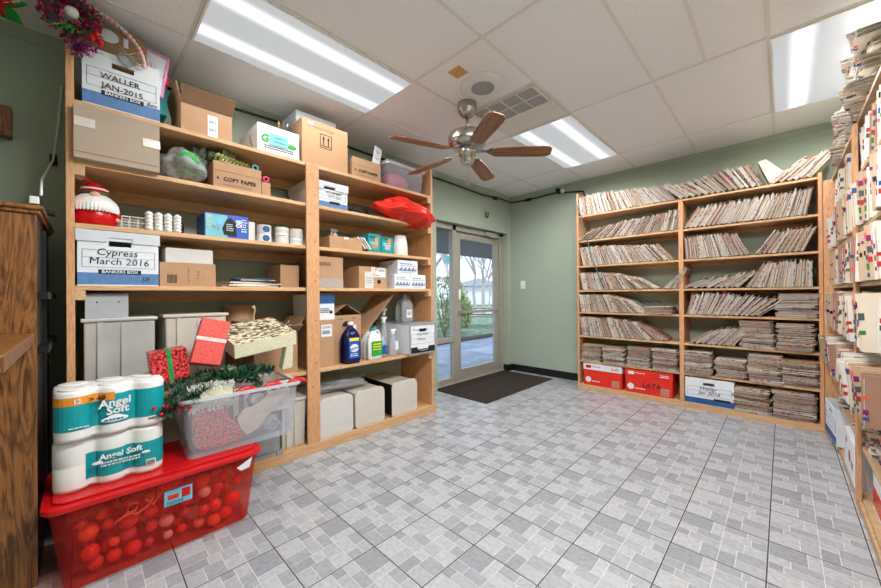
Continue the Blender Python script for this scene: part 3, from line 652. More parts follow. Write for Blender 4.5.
for k, (y, n) in enumerate(((.905,2),(1.03,2),(1.135,2))):
    for q in range(n):
        t = onleft('tape_roll', '%s white tape roll in the %s stack on third shelf' % (('lower','upper')[q], ('left','middle','right')[k]), 'tape roll', y, 1.565+.064*q, -2.60, group='white tape rolls stacked on the third shelf')
        MB().lathe([(.026,0),(.046,0),(.048,.003),(.048,.059),(.046,.062),(.026,.062),(.026,0)], 24, c=(0,.05)).build('tape_wound', OFFW if (k+q) % 2 else WHITE, t, smooth=False)
        if k == 0: m = MB(); m.ball((.0,.003,.032),.024,16,sy=.08); m.build('blue_sticker', DBLUE, t)
        else: MB().lathe([(.0484,.02),(.0484,.042)], 24, c=(0,.05)).build('printed_stripe', MANILA[0] if q else LID, t)
t = carton('cardboard_box', 'shallow tan box with a round seal right of the centre post', 'cardboard box', 1.52, 1.565, .30, .10, .26, -2.57, m=CARD2)
m = MB(); m.ball((0,-.0015,.05),.035,18,sy=.05); m.build('round_seal', CARD, t)
t = onleft('spray_bottle', 'white trigger spray bottle behind the shallow tan box', 'spray bottle', 1.57, 1.565, -2.86)
MB().lathe([(.04,0),(.042,.1),(.03,.16),(.014,.19)], 18).build('bottle_body', WHITEP, t, smooth=True)
m = MB(); m.box(-.04,.03,-.012,.012,.19,.215); m.box(-.035,-.025,-.006,.006,.16,.195); m.build('trigger_head', WHITEP, t, bevel=.004)
for k in range(3):
    t = thing('notepad', ('white leaflet fanned against the teal coffee cartons, %s' % ('leftmost','middle','rightmost')[k]), 'leaflet', (-2.58, 1.71+.028*k, 1.59), LROT, 'leaflets fanned on the third shelf', rot=(0,R(-38),LROT))
    MB().box(-.006,.006,0,.14,.0,.12).build('leaflet_body', [PAPER, GREYB, PAPER][k], t); lines(t, 0, .06, .009, .08, BLACK, 6, -.0012)
for k, (y, w, h, s) in enumerate(((1.79,.13,.165,'left'), (1.93,.13,.15,'right'))):
    t = carton('coffee_carton', '%s teal carton with a coffee cup picture on third shelf' % s, 'carton', y+.02, 1.565, w, h, .16, -2.585, m=TEALC, tape=False)
    m = MB(); m.M = Matrix.Translation((0,-.002,.035)); m.box(-.03,.03,-.001,0,.0,.04); m.build('printed_cup', GREYB if k else CARD, t); m = MB(); m.ball((.02,-.001,.115),.02,14,sy=.05); m.build('printed_badge', ORANGE, t)
    lines(t, -.005, .085, .08, .03, WHITE, 2); lines(t, -.02, .135, .06, .016, BLACK, 2)
def jug(t, w, dd, h, m, cap, handle=True, capm=None):
    W, D = w/2, dd/2
    def ring(k, kz, cx=0): return [(cx+W*k*(1 if abs(math.cos(a)) > .99 else math.copysign(abs(math.cos(a))**.55, math.cos(a))), D+D*k*math.copysign(abs(math.sin(a))**.55, math.sin(a)), kz) for a in [2*PI*q/20 for q in range(20)]]
    prof = [(.9,0),(1,.02*h/.25),(1,h*.55),(.92,h*.68),(.6,h*.82),(.28,h*.9),(.26,h*.96)]
    b = MB(); vs = []; fs = []; n = 20
    for k, z in prof: vs += ring(k, z)
    for j in range(len(prof)-1): fs += [[j*n+i, j*n+(i+1)%n, (j+1)*n+(i+1)%n, (j+1)*n+i] for i in range(n)]
    fs.append(list(range(n))[::-1]); fs.append([(len(prof)-1)*n+i for i in range(n)])
    b.add(vs, fs); b.build('bottle_body', m, t, smooth=True)
    MB().lathe([(w*.15,h*.95),(w*.16,h*.955),(w*.16,h*1.02),(w*.13,h*1.03)], 16, c=(0,D)).build('cap', capm or WHITEP, t, smooth=False)
    if handle: MB().tube([(W*.25,D,h*.93),(W*.75,D,h*.92),(W*.98,D,h*.78),(W*.97,D,h*.55)], w*.06, 8).build('handle', m, t, smooth=True)
t = onleft('water_jug', 'milky white jug with a pink rim at the right end of third shelf', 'jug', 2.16, 1.565, -2.59)
m = MB(); vs = []
m.lathe([(.075,0),(.08,.01),(.08,.09),(.072,.15),(.06,.195)], 20, sy=.8, c=(0,.07)); m.build('jug_body', WHITEP, t, smooth=True); MB().lathe([(.061,.193),(.061,.2),(.05,.202)], 20, sy=.8, c=(0,.07)).build('rim', PINK, t)
# ---- fourth shelf z 1.248
t = banker('white and blue lidded storage box marked Cypress March 2016', .14, 1.248, ['Cypress','March 2016'], w=.335, h=.285, ink=.050, slant=.08, x=-2.555); text('SB', .035, INK, t, .10, -.002, .035, slant=.4)
t = carton('cardboard_box', 'brown shipping carton with upright printing right of the Cypress box', 'cardboard box', .45, 1.248, .28, .14, .3, -2.58, tape=False)
lines(t, .0, .07, .012, .10, BLACK, 9, -.002); lines(t, .05, .07, .02, .06, CARDIN, 3, -.002); m = MB()
for q in range(8): m.box(-.105+.006*q,-.102+.006*q,-.0015,0,.02,.07)
m.build('barcode', BLACK, t); MB().box(.075,.12,-.002,0,.05,.10).build('tape_label', CARD2, t)
t = carton('cardboard_box', 'low off white box lying on the brown shipping carton', 'box', .46, 1.3915, .24, .085, .26, -2.60, m=OFFW, tape=False)
for k in range(7):
    lb = ('manila envelope','white sheet of paper','grey folder','brown envelope','black folder','cream envelope','dark blue folder')[k]
    t = onleft('envelope', lb+' in the loose flat pile on fourth shelf', 'envelope', .80+.02*(k % 3), 1.2485+.009*k, -2.575-.008*k, turn=R((-8,6,-4,9,-3,5,-6)[k]), group='loose flat papers on the fourth shelf')
    MB().box(-.17+.015*k,.17-.006*k,.01,.24,0,.0085).build('sheet', (MANILA[1],PAPER,GREYB,MANILA[0],BLACKP,MANILA[1],DBLUE)[k], t)
t = carton('cardboard_box', 'plain brown carton on fourth shelf left of the centre post', 'cardboard box', 1.10, 1.248, .14, .17, .26, -2.68, tape=False)
t = carton('cardboard_box', 'brown carton with a grey plastic base right of the centre post', 'cardboard box', 1.375, 1.248, .235, .245, .3, -2.58, tape=False)
MB().box(-.119,.119,-.003,.303,.0,.075).build('plastic_base', MILKY, t, bevel=.003); lines(t, -.04, .19, .10, .03, BLACK, 3, -.002)
t = carton('cardboard_box', 'tan carton with two paper labels in the middle of the fourth shelf', 'cardboard box', 1.79, 1.248, .29, .185, .38, -2.58, m=CARD2)
MB().box(-.09,.0,-.0025,-.001,.0,.145).build('label', OFFW, t); MB().add([(.0,-.003,.10),(.13,-.003,.10),(.13,-.003,.178),(.04,-.003,.178)], [[0,1,2,3]]).build('shipping_label', WHITE, t)
lines(t, .085, .16, .07, .02, BLACK, 2, -.0045); lines(t, .04, .115, .05, .015, BLACK, 1, -.0045); lines(t, -.045, .07, .06, .06, GREYP, 3, -.0035); m = MB(); m.ball((.06,-.002,.06),.02,14,sy=.05); m.build('hand_hole', BLACK, t); MB().slab((-.14,.0,.186),(.1,.0,.186),(.1,.16,.205),(-.14,.16,.20), .003).build('top_flap', CARD2, t)
for k, (y, z, w, h, dd, lb) in enumerate(((2.12,1.248,.195,.135,.36,'lower left white carton with a blue wavy print on fourth shelf'), (2.318,1.248,.195,.135,.36,'lower right white carton with a blue wavy print on fourth shelf'), (2.185,1.3865,.25,.13,.30,'upper white carton with a blue wavy print on fourth shelf'))):
    t = carton('carton', lb, 'carton', y, z, w, h, dd, -2.575, m=WHITE, tape=False, group='white cartons at the door end')
    m = MB(); n = 14
    for q in range(n): m.box(-w*.45+w*.9*q/n, -w*.45+w*.9*(q+.7)/n, -.0015, 0, .03, .055+.012*((q*7) % 3-1))
    m.build('wavy_print', DBLUE, t); lines(t, -.02, h*.76, w*.6, .012, BLACK, 1, -.002); lines(t, 0, h*.62, w*.8, .01, BLUE, 1, -.002); lines(t, 0, .017, w*.7, .01, GREYP, 1, -.002)
# ---- fifth shelf z .62
def bin_grey(label, y, z, w, h, dd, x, m, group=None):
    t = onleft('storage_bin', label, 'storage bin', y, z, x, group=group)
    b = MB(); W = w/2; k = .93 if m is CREAMP else .99; b.hexa([(-W*k,.015,0),(W*k,.015,0),(W*k,dd-.01,0),(-W*k,dd-.01,0),(-W,0,h-.02),(W,0,h-.02),(W,dd,h-.02),(-W,dd,h-.02)]); b.build('bin_body', m, t, bevel=.008)
    MB().box(-W-.012,W+.012,-.012,dd+.012,h-.02,h).build('lid', m, t, bevel=.006)
    r = MB(); r.box(-W*.65,-W*.5,-.006,.02,.01,h-.02); r.box(0,.004,-.004,.012,.01,h-.02); r.build('rib', m, t); return t
bin_grey('galvanised grey lidded bin at the far left of the fifth shelf', .145, .62, .29, .455, .38, -2.60, STEELB)
bin_grey('putty coloured lidded bin behind the red glitter gift', .50, .62, .32, .46, .40, -2.63, CREAMP)
t = carton('cardboard_box', 'small pale grey box standing on the galvanised bin', 'box', .09, 1.0755, .17, .125, .2, -2.60, m=GREYB, tape=False)
m = MB(); m.ball((-.04,-.001,.085),.004,8); m.ball((.045,-.001,.085),.004,8); m.build('rivet', BLACK, t)
MB().slab((-.06,.0,.128),(.085,.0,.128),(.06,.18,.15),(-.08,.18,.15), .002).build('paper_sheet', GREYB, t)
t = onleft('waste_basket', 'brown tapered wastebasket behind the gold gift', 'wastebasket', .81, .62, -2.80)
MB().lathe([(.075,0),(.10,.50),(.094,.50),(.07,.01)], 22, c=(0,.1)).build('basket_body', CARD, t, smooth=True)
t = open_box('cardboard_box', 'large open cardboard box behind the gold gift on fifth shelf', .97, .62, .30, .30, .36, -2.60, CARD, {'f':R(55), 'r':R(25), 'b':R(5), 'l':R(40)})
t = onleft('shredded_paper', 'white shredded paper poking from the open cardboard box', 'paper', 1.0, .80, -2.68)
r5 = random.Random(5); m = MB()
for k in range(26): a = r5.uniform(-.08,.08); m.tube([(a, r5.uniform(0,.1), .08),(a+r5.uniform(-.03,.03), r5.uniform(0,.08), .13),(a+r5.uniform(-.05,.05), r5.uniform(-.03,.1), .13+r5.uniform(.02,.07))], .0035, 5)
m.build('paper_strip', PAPER, t)
t['kind'] = 'stuff'
t = onleft('twine', 'frayed pale rope end sticking out of the open cardboard box', 'rope', .85, .90, -2.66); MB().tube([(.02,.02,0),(.0,.0,.08),(-.02,-.01,.14),(-.01,-.01,.19),(-.02,-.01,.22)], [.01,.01,.009,.01,.014], 8).build('rope_end', ROPE, t, smooth=True)
t = carton('cardboard_box', 'brown carton behind the centre post with a white label', 'cardboard box', 1.31, .62, .22, .37, .30, -2.60, tape=False)
MB().box(.0,.09,-.002,0,.24,.335).build('label', WHITE, t); lines(t, .045, .315, .07, .02, BLACK, 2, -.003); m = MB()
for q in range(8): m.box(.01+.008*q,.014+.008*q,-.003,-.002,.26,.29)
m.build('barcode', BLACK, t)
t = carton('carton', 'white and blue copier carton stacked behind the centre post', 'carton', 1.32, .9935, .22, .20, .28, -2.61, m=WHITE, tape=False); MB().box(-.111,.111,-.002,0,.13,.201).build('blue_print', DBLUE, t); lines(t, .03, .075, .08, .04, BLACK, 3, -.003); m = MB(); m.ball((.08,-.002,.06),.013,12,sy=.1); m.build('recycle_mark', BLACK, t)
# house-shaped carton
t = onleft('cardboard_box', 'brown carton with peaked open flaps and round hand hole behind jugs', 'cardboard box', 1.575, .62, -2.665)
W, h, dd = .14, .40, .32
m = MB(); m.box(-W,W,0,.004,0,h); m.box(-W,W,dd-.004,dd,0,h); m.box(-W,-W+.004,.004,dd-.004,0,h); m.box(W-.004,W,.004,dd-.004,0,h); m.box(-W,W,.004,dd-.004,0,.004); m.build('box_body', CARD, t)
MB().slab((-W,0,h),(-.01,0,h+.085),(-.01,dd,h+.085),(-W,dd,h), .004).build('side_flap', CARD, t); MB().slab((W,dd,h),(.01,dd,h+.085),(.01,0,h+.085),(W,0,h), .004).build('side_flap', CARD, t)
m = MB(); m.add([(0+.045*math.cos(a),-.001,h*.76+.045*math.sin(a)) for a in [PI*q/12 for q in range(13)]], [list(range(13))]); m.build('hand_hole', BLACK, t); lines(t, -.06, h*.92, .05, .012, BLACK, 1, -.001); lines(t, .07, h*.93, .04, .012, BLACK, 1, -.001)
MB().box(.03,.09,-.002,-.0005,h*.52,h*.78).build('label', WHITE, t)
t = thing('cardboard_sheet', 'brown cardboard panel leaning diagonally beside the clear bottles', 'cardboard', (-2.62, 1.72, .84), LROT, None)
MB().slab((-.0,0,.0),(.33,0,.35),(.33,.33,.35),(0,.33,.0), .006).build('panel', CARD, t)
MB().box(-.0,.16,.14,.30,-.22,-.0).build('box_body', CARDIN, t)
t = onleft('cleaner_jug', 'dark purple cleaner jug with a blue label on fifth shelf', 'jug', 1.585, .62, -2.475)
t.location.x = -2.545; t.location.y = 1.57
jug(t, .16, .11, .335, NAVY, None, handle=False)
MB().box(-.05,.05,-.004,.001,.045,.215).build('blue_label', LABELB, t, bevel=.002); MB().box(-.045,.045,-.005,-.004,.19,.215).build('yellow_strip', YELL, t)
m = MB(); m.ball((0,-.0045,.13),.042,16,sy=.05,sz=.8); m.build('label_oval', WHITE, t); text('Fabuloso', .024, DBLUE, t, 0, -.0078, .13, tilt=-.2, bold=.0005); lines(t, 0, .075, .07, .03, WHITE, 2, -.006)
for y, lbm, s in ((1.80, LGREEN, 'white jug with a green and yellow label on fifth shelf'), (1.81, WHITEP, 'plain white jug behind the green labelled jug')):
    t = onleft('bleach_jug', s, 'jug', y, .62, -2.555 if lbm is LGREEN else -2.68)
    jug(t, .155, .11, .27, WHITEP, None, capm=TEAL if lbm is LGREEN else LABELB)
    if lbm is LGREEN: MB().box(-.05,.06,-.004,.001,.035,.165).build('green_label', LGREEN, t, bevel=.002); lines(t, .005, .115, .08, .07, YELL, 3, -.0055)
t = onleft('glass_bottle', 'short blue labelled bottle beside the green labelled jug', 'bottle', 1.925, .62, -2.60); MB().lathe([(.035,0),(.038,.01),(.038,.13),(.02,.16),(.014,.19)], 18, c=(0,.04)).build('bottle_body', MILKY, t, smooth=True); MB().lathe([(.0385,.03),(.0385,.11)], 18, c=(0,.04)).build('blue_label', LABELB, t)
for k, (y, x, h, s) in enumerate(((2.02,-2.565,.25,'clear spray bottle in front of the black and white storage box'), (2.03,-2.72,.36,'tall clear bottle behind the clear spray bottle'), (1.955,-2.76,.33,'clear bottle with a black pump behind the jugs'), (2.09,-2.80,.44,'rear clear bottle with a clear top behind storage box'))):
    t = onleft('spray_bottle', s, 'spray bottle', y, .62, x, group='clear bottles in the corner of the fifth shelf')
    MB().lathe([(.036,0),(.04,.01),(.04,h*.45),(.034,h*.6),(.016,h*.75),(.014,h*.85)], 20, c=(0,.04)).build('bottle_body', MILKY, t, smooth=True)
    MB().lathe([(.018,h*.84),(.018,h*.93),(.012,h*.95)], 14, c=(0,.04)).build('cap', BLACKP if k == 2 else WHITEP, t)
    m = MB(); m.box(-.03,.035,.03,.05,h*.93,h*1.0); m.build('nozzle', BLACKP if k == 2 else WHITEP, t, bevel=.004)
    if k == 0: MB().box(.0,.033,-.001,.004,.06,.14).build('label', WHITE, t)
t = banker('black banded white storage box at the door end of fifth shelf', 2.305, .62, [], w=.345, h=.29, x=-2.50, band=BLACK, lid=False, brand=False, ink=.036, body=WHITE)
scrawl(t, -.03, .235, .2, .03, INK, -.003, 11); scrawl(t, .0, .19, .16, .04, INK, -.003, 12); scrawl(t, -.02, .14, .12, .03, INK, -.003, 13)
m = MB()
for b in ((-.172,-.158,0,.29),(.158,.172,0,.29),(-.158,.158,.276,.292),(-.158,.158,-.0,.012)): m.box(b[0],b[1],-.006,.0,b[2],b[3])
m.box(-.17,.17,-.004,.392,.29,.294); m.build('grey_edge', GREYP, t)
MB().tube([(-.06,-.006,.05),(-.045,-.014,.035),(.045,-.014,.035),(.06,-.006,.05)], .004).build('handle', GREYP, t); MB().box(-.07,.07,-.003,-.001,.048,.075).build('handle_plate', WHITE, t)
t = onleft('water_jug', 'clear gallon jug standing on the black banded storage box', 'jug', 2.27, .914, -2.66)
jug(t, .16, .15, .275, MILKY, None, capm=MILKY); MB().box(-.035,.03,-.003,.002,.05,.13).build('label', WHITE, t); lines(t, 0, .09, .045, .04, BLACK, 3, -.004)
# ---- bottom shelf z .07
def rbox(t, w, h, dd, r, m, name, y0=0):
    poly = []
    for cx, cz, a0 in ((w/2-r,h-r,0),(-w/2+r,h-r,90),(-w/2+r*.6,r*.6,180),(w/2-r*.6,r*.6,270)):
        rr = r if a0 < 180 else r*.6
        for q in range(6): a = R(a0+18*q); poly.append((cx+rr*math.cos(a), cz+rr*math.sin(a)))
    return MB().prism(poly[::-1], y0, y0+dd).build(name, m, t, bevel=.004)
for k, (y, s, m_, w) in enumerate(((1.415,'chipped white binder bin, left of three on the bottom shelf',OFFW,.30), (1.735,'putty coloured bin in the middle of three on the bottom shelf',CREAMP,.30), (2.12,'putty coloured bin nearest the door on the bottom shelf',CREAMP,.31))):
    t = onleft('file_bin', s, 'file bin', y, .07, -2.555, group='rounded file bins on the bottom shelf')
    rbox(t, w, .31, .02, .05, m_, 'front_panel'); MB().box(-w/2+.008,w/2-.008,.021,.45,.006,.292).build('bin_body', CREAMP, t, bevel=.006)
    if k != 1: MB().box(-w/2-.006,-w/2+.0,.0,.44,.02,.30).build('edge_seam', BLACKP if k == 2 else GREYP, t)
    if k == 1: m = MB(); m.box(-.05,.05,.05,.07,.2925,.296); m.build('slot', BLACK, t)
o = bin_grey('closed grey bin left of the centre post on the bottom shelf', 1.085, .07, .18, .36, .40, -2.58, CREAMP)
m = lump((0,.12,.055), .30, .11, .055, 71, 60, .35, .04).build('plastic_bag', FILM, smooth=True, loc=(-2.66,1.53,.372), rot=(0,0,LROT)); tag(m, 'clear plastic bag of brown and white odds and ends on the file bins', 'plastic bag')
r6 = random.Random(2)
for k in range(12):
    o = MB().ball((0,0,0), .03, 10, sx=1.3, sz=.7).build('wrapped_sweet', (WHITEP, CARDIN, GREYP, BLACKP)[k % 4], smooth=True, loc=(-2.80+r6.uniform(-.03,.05),1.32+.036*k,.40+.02*(k % 3)))
    tag(o, 'rounded %s piece inside the clear bag on the file bins' % ('white','brown','grey','black')[k % 4], 'oddment', 'pieces inside the clear bag')
t = onleft('printer_tray', 'flat grey metal printer tray under the clear holiday tote', 'tray', .84, .07, -2.50)
t.location.x = -2.545
m = MB(); m.box(-.14,.14,0,.3,0,.02); m.box(-.13,.13,.01,.3,.02,.16); m.build('tray_body', GREYP, t, bevel=.004); m = MB(); m.box(-.145,.145,-.012,0,.004,.03); m.build('front_rail', METAL, t); MB().box(.10,.14,-.02,-.0125,.0,.04).build('foot', GREYP, t)

# ------------------------------------------------------------------ floor group by the left shelves
t = thing('storage_tote', 'long red translucent storage tote full of baubles on the floor', 'plastic tote', (-2.035, .28, 0), LROT)
tub(t, .765, .45, .335, .9, REDCLEAR, REDCLEAR, rim=.008, r=.05)
def rr(W, D0, D1, r):
    out = []
    for cx, cy, a0 in ((W-r,D1-r,0),(-W+r,D1-r,90),(-W+r,D0+r,180),(W-r,D0+r,270)):
        for q in range(7): a = R(a0+15*q); out.append((cx+r*math.cos(a), cy+r*math.sin(a)))
    return out
lid = MB(); lid.plan(rr(.402,-.022,.465,.06), .338, .362).build('lid', RED, t, bevel=.006)
m = MB(); m.plan(rr(.372,.012,.435,.05), .3625, .3705); m.build('lid_panel', RED, t, bevel=.003)
m = MB(); m.box(-.04,.04,-.02,-.016,.30,.345); m.build('latch', REDCLEAR, t)
p = MB().add([(-.055,0,0),(.055,0,0),(.055,0,.075),(-.055,0,.075),(-.055,.003,0),(.055,.003,0),(.055,.003,.075),(-.055,.003,.075)], [[0,1,2,3],[7,6,5,4],[0,4,5,1],[1,5,6,2],[2,6,7,3],[3,7,4,0]]).build('printed_label', LABELB, t, loc=(.03,.0035,.215), rot=(R(3.84),0,0))
MB().box(-.053,.053,-.0008,0,.002,.0735).build('label_panel', PALEB, p)
m = MB(); m.box(-.04,.0,-.0016,-.0008,.03,.045); m.box(-.042,.002,-.0016,-.0008,.046,.052); m.build('printed_tote', REDB, p); m = MB(); m.box(.012,.045,-.0016,-.0008,.025,.068); m.build('printed_photo', RED, p); lines(p, -.01, .014, .07, .016, DBLUE, 2, -.0016)
MB().add([(.27,-.0165,.30),(.345,-.0165,.335),(.33,-.0165,.285),(.29,-.0165,.28)], [[0,1,2,3]]).build('torn_label', WHITE, t) 
# baubles inside
BC = [mat('bauble %d' % k, c, .25, var=.1) for k, c in enumerate(((228,60,50),(224,150,118),(216,196,190),(236,104,70),(196,84,84)))] + [REDG]
r7 = random.Random(11); kk = 0
bn = ('bright red','copper','silvery','scarlet','dark red','glittered red')
for lay, z0, rows in ((0,.045,3),(1,.115,3),(2,.185,3),(3,.25,2)):
    for i in range(9):
        for j in range(rows):
            rad = r7.uniform(.020,.037); w = .50+.03*lay
            c = Vector((-w/2+w*i/8+r7.uniform(-.012,.012), .075+.12*j+r7.uniform(-.012,.012), z0+r7.uniform(-.008,.012))); q = r7.choice((0,0,1,2,3,3,4,5,5))
            if j and r7.random() < .45: continue
            o = thing('bauble', '%s ball ornament showing through the red tote wall' % bn[q], 'bauble', (-2.035-c.y, .28+c.x, c.z), LROT, '%s baubles in the red tote' % bn[q])
            MB().ball((0,0,0), rad, 14).build('ball', BC[q], o, smooth=True)
            MB().lathe([(.006,rad-.001),(.006,rad+.006)], 10).build('hanger_cap', METAL, o)
t = thing('music_note', 'copper glitter treble clef ornament at the front of the red tote', 'ornament', (-2.062, .17, .24), LROT)
m = MB(); m.tube([(-.085,0,-.03),(-.05,0,-.012),(-.01,0,.0),(.0,0,.03),(-.03,0,.035),(-.04,0,.005),(-.01,0,-.02),(.03,0,-.0),(.05,0,.03),(.04,0,.05),(.025,0,.03),(.05,0,.0),(.085,0,.045),(.075,0,.075),(.065,0,.02)], .005, 8); m.build('clef', mat('copper glitter', (214,130,80), .35, c2=(240,180,130), scale=120), t, smooth=True)
# toilet paper packs
def tp_pack(label, y, z, turn, top, x=-2.10):
    t = onleft('toilet_paper_pack', label, 'toilet paper pack', y, z, x, turn, 'toilet paper packs on the red tote')
    w, dd, h = .362, .24, .21; r = w/6
    def outline(off=0, front=False):
        pts = []
        def arc(cx, cy, a0, a1, n=11): 
            for q in range(n): a = R(a0+(a1-a0)*q/(n-1)); pts.append((cx+(r+off)*math.cos(a), cy+(r+off)*.98*math.sin(a)))
        for k in range(3): arc(-w/2+r+2*r*k, r, 215 if k else 180, 325 if k < 2 else 360)
        if front: return pts
        arc(w/2-r, dd-r, 0, 60, 5)
        for k in (2,1,0): arc(-w/2+r+2*r*k, dd-r, 40 if k < 2 else 61, 140 if k else 120, 5)
        arc(-w/2+r, dd-r, 121, 180, 5); return pts
    poly = outline(); n = len(poly); cx, cy = 0, dd/2
    prof = [(.90,.004),(.985,.0),(1,.015),(1,h*.47),(.975,h*.5),(1,h*.53),(1,h-.015),(.98,h-.003),(.9,h)]
    m = MB(); vs = [(cx+(x_-cx)*k, cy+(y_-cy)*k, z_) for k, z_ in prof for x_, y_ in poly]; fs = []
    for j in range(len(prof)-1): fs += [[j*n+i, j*n+(i+1)%n, (j+1)*n+(i+1)%n, (j+1)*n+i] for i in range(n)]
    fs += [list(range(n))[::-1], [(len(prof)-1)*n+i for i in range(n)]]; m.add(vs, fs); m.build('wrapped_rolls', WHITEP, t, smooth=True)
    m = MB()
    for k in range(3):
        for q in range(2): m.lathe([(.022,h),(.05,h+.0005),(.046,h+.004),(.02,h+.002)], 20, c=(-w/2+r+2*r*k, r+(dd-2*r)*q))
    m.build('roll_top', WHITEP, t, smooth=True)
    fo = outline(.0015, True)
    def band(pts, z0, z1, mm_, nm, zf=None):
        m = MB(); n = len(pts)
        for i in range(n-1):
            m.quad((pts[i][0],pts[i][1],z0),(pts[i+1][0],pts[i+1][1],z0),(pts[i+1][0],pts[i+1][1],z1),(pts[i][0],pts[i][1],z1))
        return m.build(nm, mm_, t, smooth=True)
    if top:
        band(fo, .045, .175, TEAL, 'printed_band'); band([(a,b-.001) for a, b in fo[:17]], .150, .184, ORANGE, 'orange_stripe')
        text('12', .026, WHITE, t, -.115, -.004, .166, bold=.001); text('= 48', .028, BLACK, t, -.055, -.004, .166, bold=.001)
        text('Angel', .046, WHITE, t, -.0, -.004, .138, tilt=-.08, slant=.1, bold=.0012); text('Soft', .046, WHITE, t, .008, -.004, .104, tilt=-.08, slant=.1, bold=.0012)
        m = MB(); m.ball((0,-.003,.066),.045,16,sy=.06,sz=.28); m.ball((.0,-.003,.074),.025,14,sy=.07,sz=.45); m.build('printed_cloud', WHITE, t); lines(t, 0, .066, .07, .012, DBLUE, 1, -.0085); lines(t, -.11, .058, .06, .01, WHITE, 1, -.004)
        m = MB(); 
        for q in range(9): m.box(.115+.004*q,.117+.004*q,-.001,.0,.03,.04)
        m.build('fine_print', BLACK, t)
    else:
        band(fo[9:], .035, .145, TEAL, 'printed_band'); text('Angel Soft', .034, WHITE, t, .03, -.004, .122, tilt=-.05, slant=.1, bold=.001); lines(t, .03, .088, .13, .024, WHITE, 2, -.004)
        MB().ball((-.045,-.003,.10),.018,14,sy=.1,sz=.4).build('printed_cloud', WHITE, t); MB().ball((.115,-.003,.10),.016,14,sy=.1,sz=.4).build('printed_cloud', WHITE, t); p = MB().box(.115,.15,-.004,-.002,.035,.062).build('barcode_panel', WHITE, t)
        m = MB()
        for q in range(8): m.box(.118+.0037*q,.12+.0037*q,-.005,-.0041,.038,.058)
        m.build('barcode', BLACK, t)
    return t
tp_pack('lower toilet paper pack with a plain teal label resting on the red tote', .085, .372, R(-2), False, -2.115)
tp_pack('upper toilet paper pack with an orange 12 = 48 stripe, on the lower pack', .095, .588, R(3), True, -2.10)
# clear holiday tote
HT = (-2.085, .617, .372)
t = thing('clear_tote', 'clear holiday tote holding a stocking and greenery, on the red tote', 'plastic tote', HT, LROT+R(-2))
tub(t, .57, .37, .30, .90, CLEAR, RIMC, rim=.014, r=.03)
m = MB()
for k in range(7): m.box(-.25+.03*k, -.249+.03*k, .0045, .006, .18, .28)
m.build('moulded_rib', CLEAR, t)
t = thing('stocking', 'dark red sequined stocking with a white fur cuff inside the clear tote', 'stocking', (-2.13, .475, .39), LROT)
pts = [(-.09,.22),(-.09,.06),(-.07,.015),(0,.0),(.11,.005),(.165,.045),(.155,.10),(.10,.12),(.065,.15),(.065,.22)]
MB().prism(pts, 0, .04).build('stocking_body', REDS, t, bevel=.012); 
MB().box(-.105,.09,-.006,.05,.22,.325).build('cuff', CREAMG, t, bevel=.01); 
r8 = random.Random(8); m = MB()
for k in range(420): x = r8.uniform(-.11,.095); z = r8.choice((.22,.25,.325,.33))+r8.uniform(-.01,.015); m.tube([(x,-.006+r8.uniform(0,.05),z),(x+r8.uniform(-.01,.01),-.012,z+r8.uniform(-.015,.02))], .0022, 4)
m.build('fur_fringe', WHITEP, t)
t = thing('paper_tie', 'tan felt neck scarf shape pressed against the clear tote wall', 'felt shape', (-2.12, .66, .44), LROT)
MB().prism([(-.08,.08),(-.05,.12),(.03,.14),(.09,.19),(.19,.20),(.21,.18),(.15,.12),(.07,.05),(.03,.0),(-.03,-.02),(-.06,.02)], 0, .012).build('felt_piece', mat('tan felt', (206,186,166), .8), t, bevel=.003)
t = thing('sign', 'white and maroon striped JOY block lettering inside the clear tote', 'sign', (-2.17, .70, .50), LROT)
text('JOY', .16, mat('maroon print', (110,50,60), .6), t, .03, -.006, .09, bold=.004); MB().box(-.12,.18,0,.02,.0,.17).build('sign_board', OFFW, t)
t = thing('mug', 'dark steel mug lying inside the clear tote at right', 'mug', (-2.15, .755, .376), LROT)
m = MB(); m.M = Matrix.Translation((0,.05,.06)) @ Matrix.Rotation(PI/2, 4, 'Y'); m.lathe([(.045,-.07),(.048,.05),(.042,.05),(.04,-.06)], 20); m.M = Matrix.Identity(4); m.build('mug_body', GREYP, t, smooth=True)
m = MB().tube([(-.03,.0,.05),(.02,-.01,.03),(.06,.0,.06),(.02,.0,.085)], .008); m.build('handle', GREYP, t)
t = thing('fabric_bundle', 'dark blue grey cloth folded at the base of the clear tote', 'fabric', (-2.26, .62, .3765), LROT); MB().box(-.22,.22,-.09,.16,0,.05).build('folded_cloth', mat('slate cloth', (88,98,112), .8, var=.2), t, bevel=.012)
MB().box(-.22,.23,-.04,.15,.052,.22).build('folded_cloth', mat('maroon cloth', (120,44,52), .8, var=.3), t, bevel=.012)
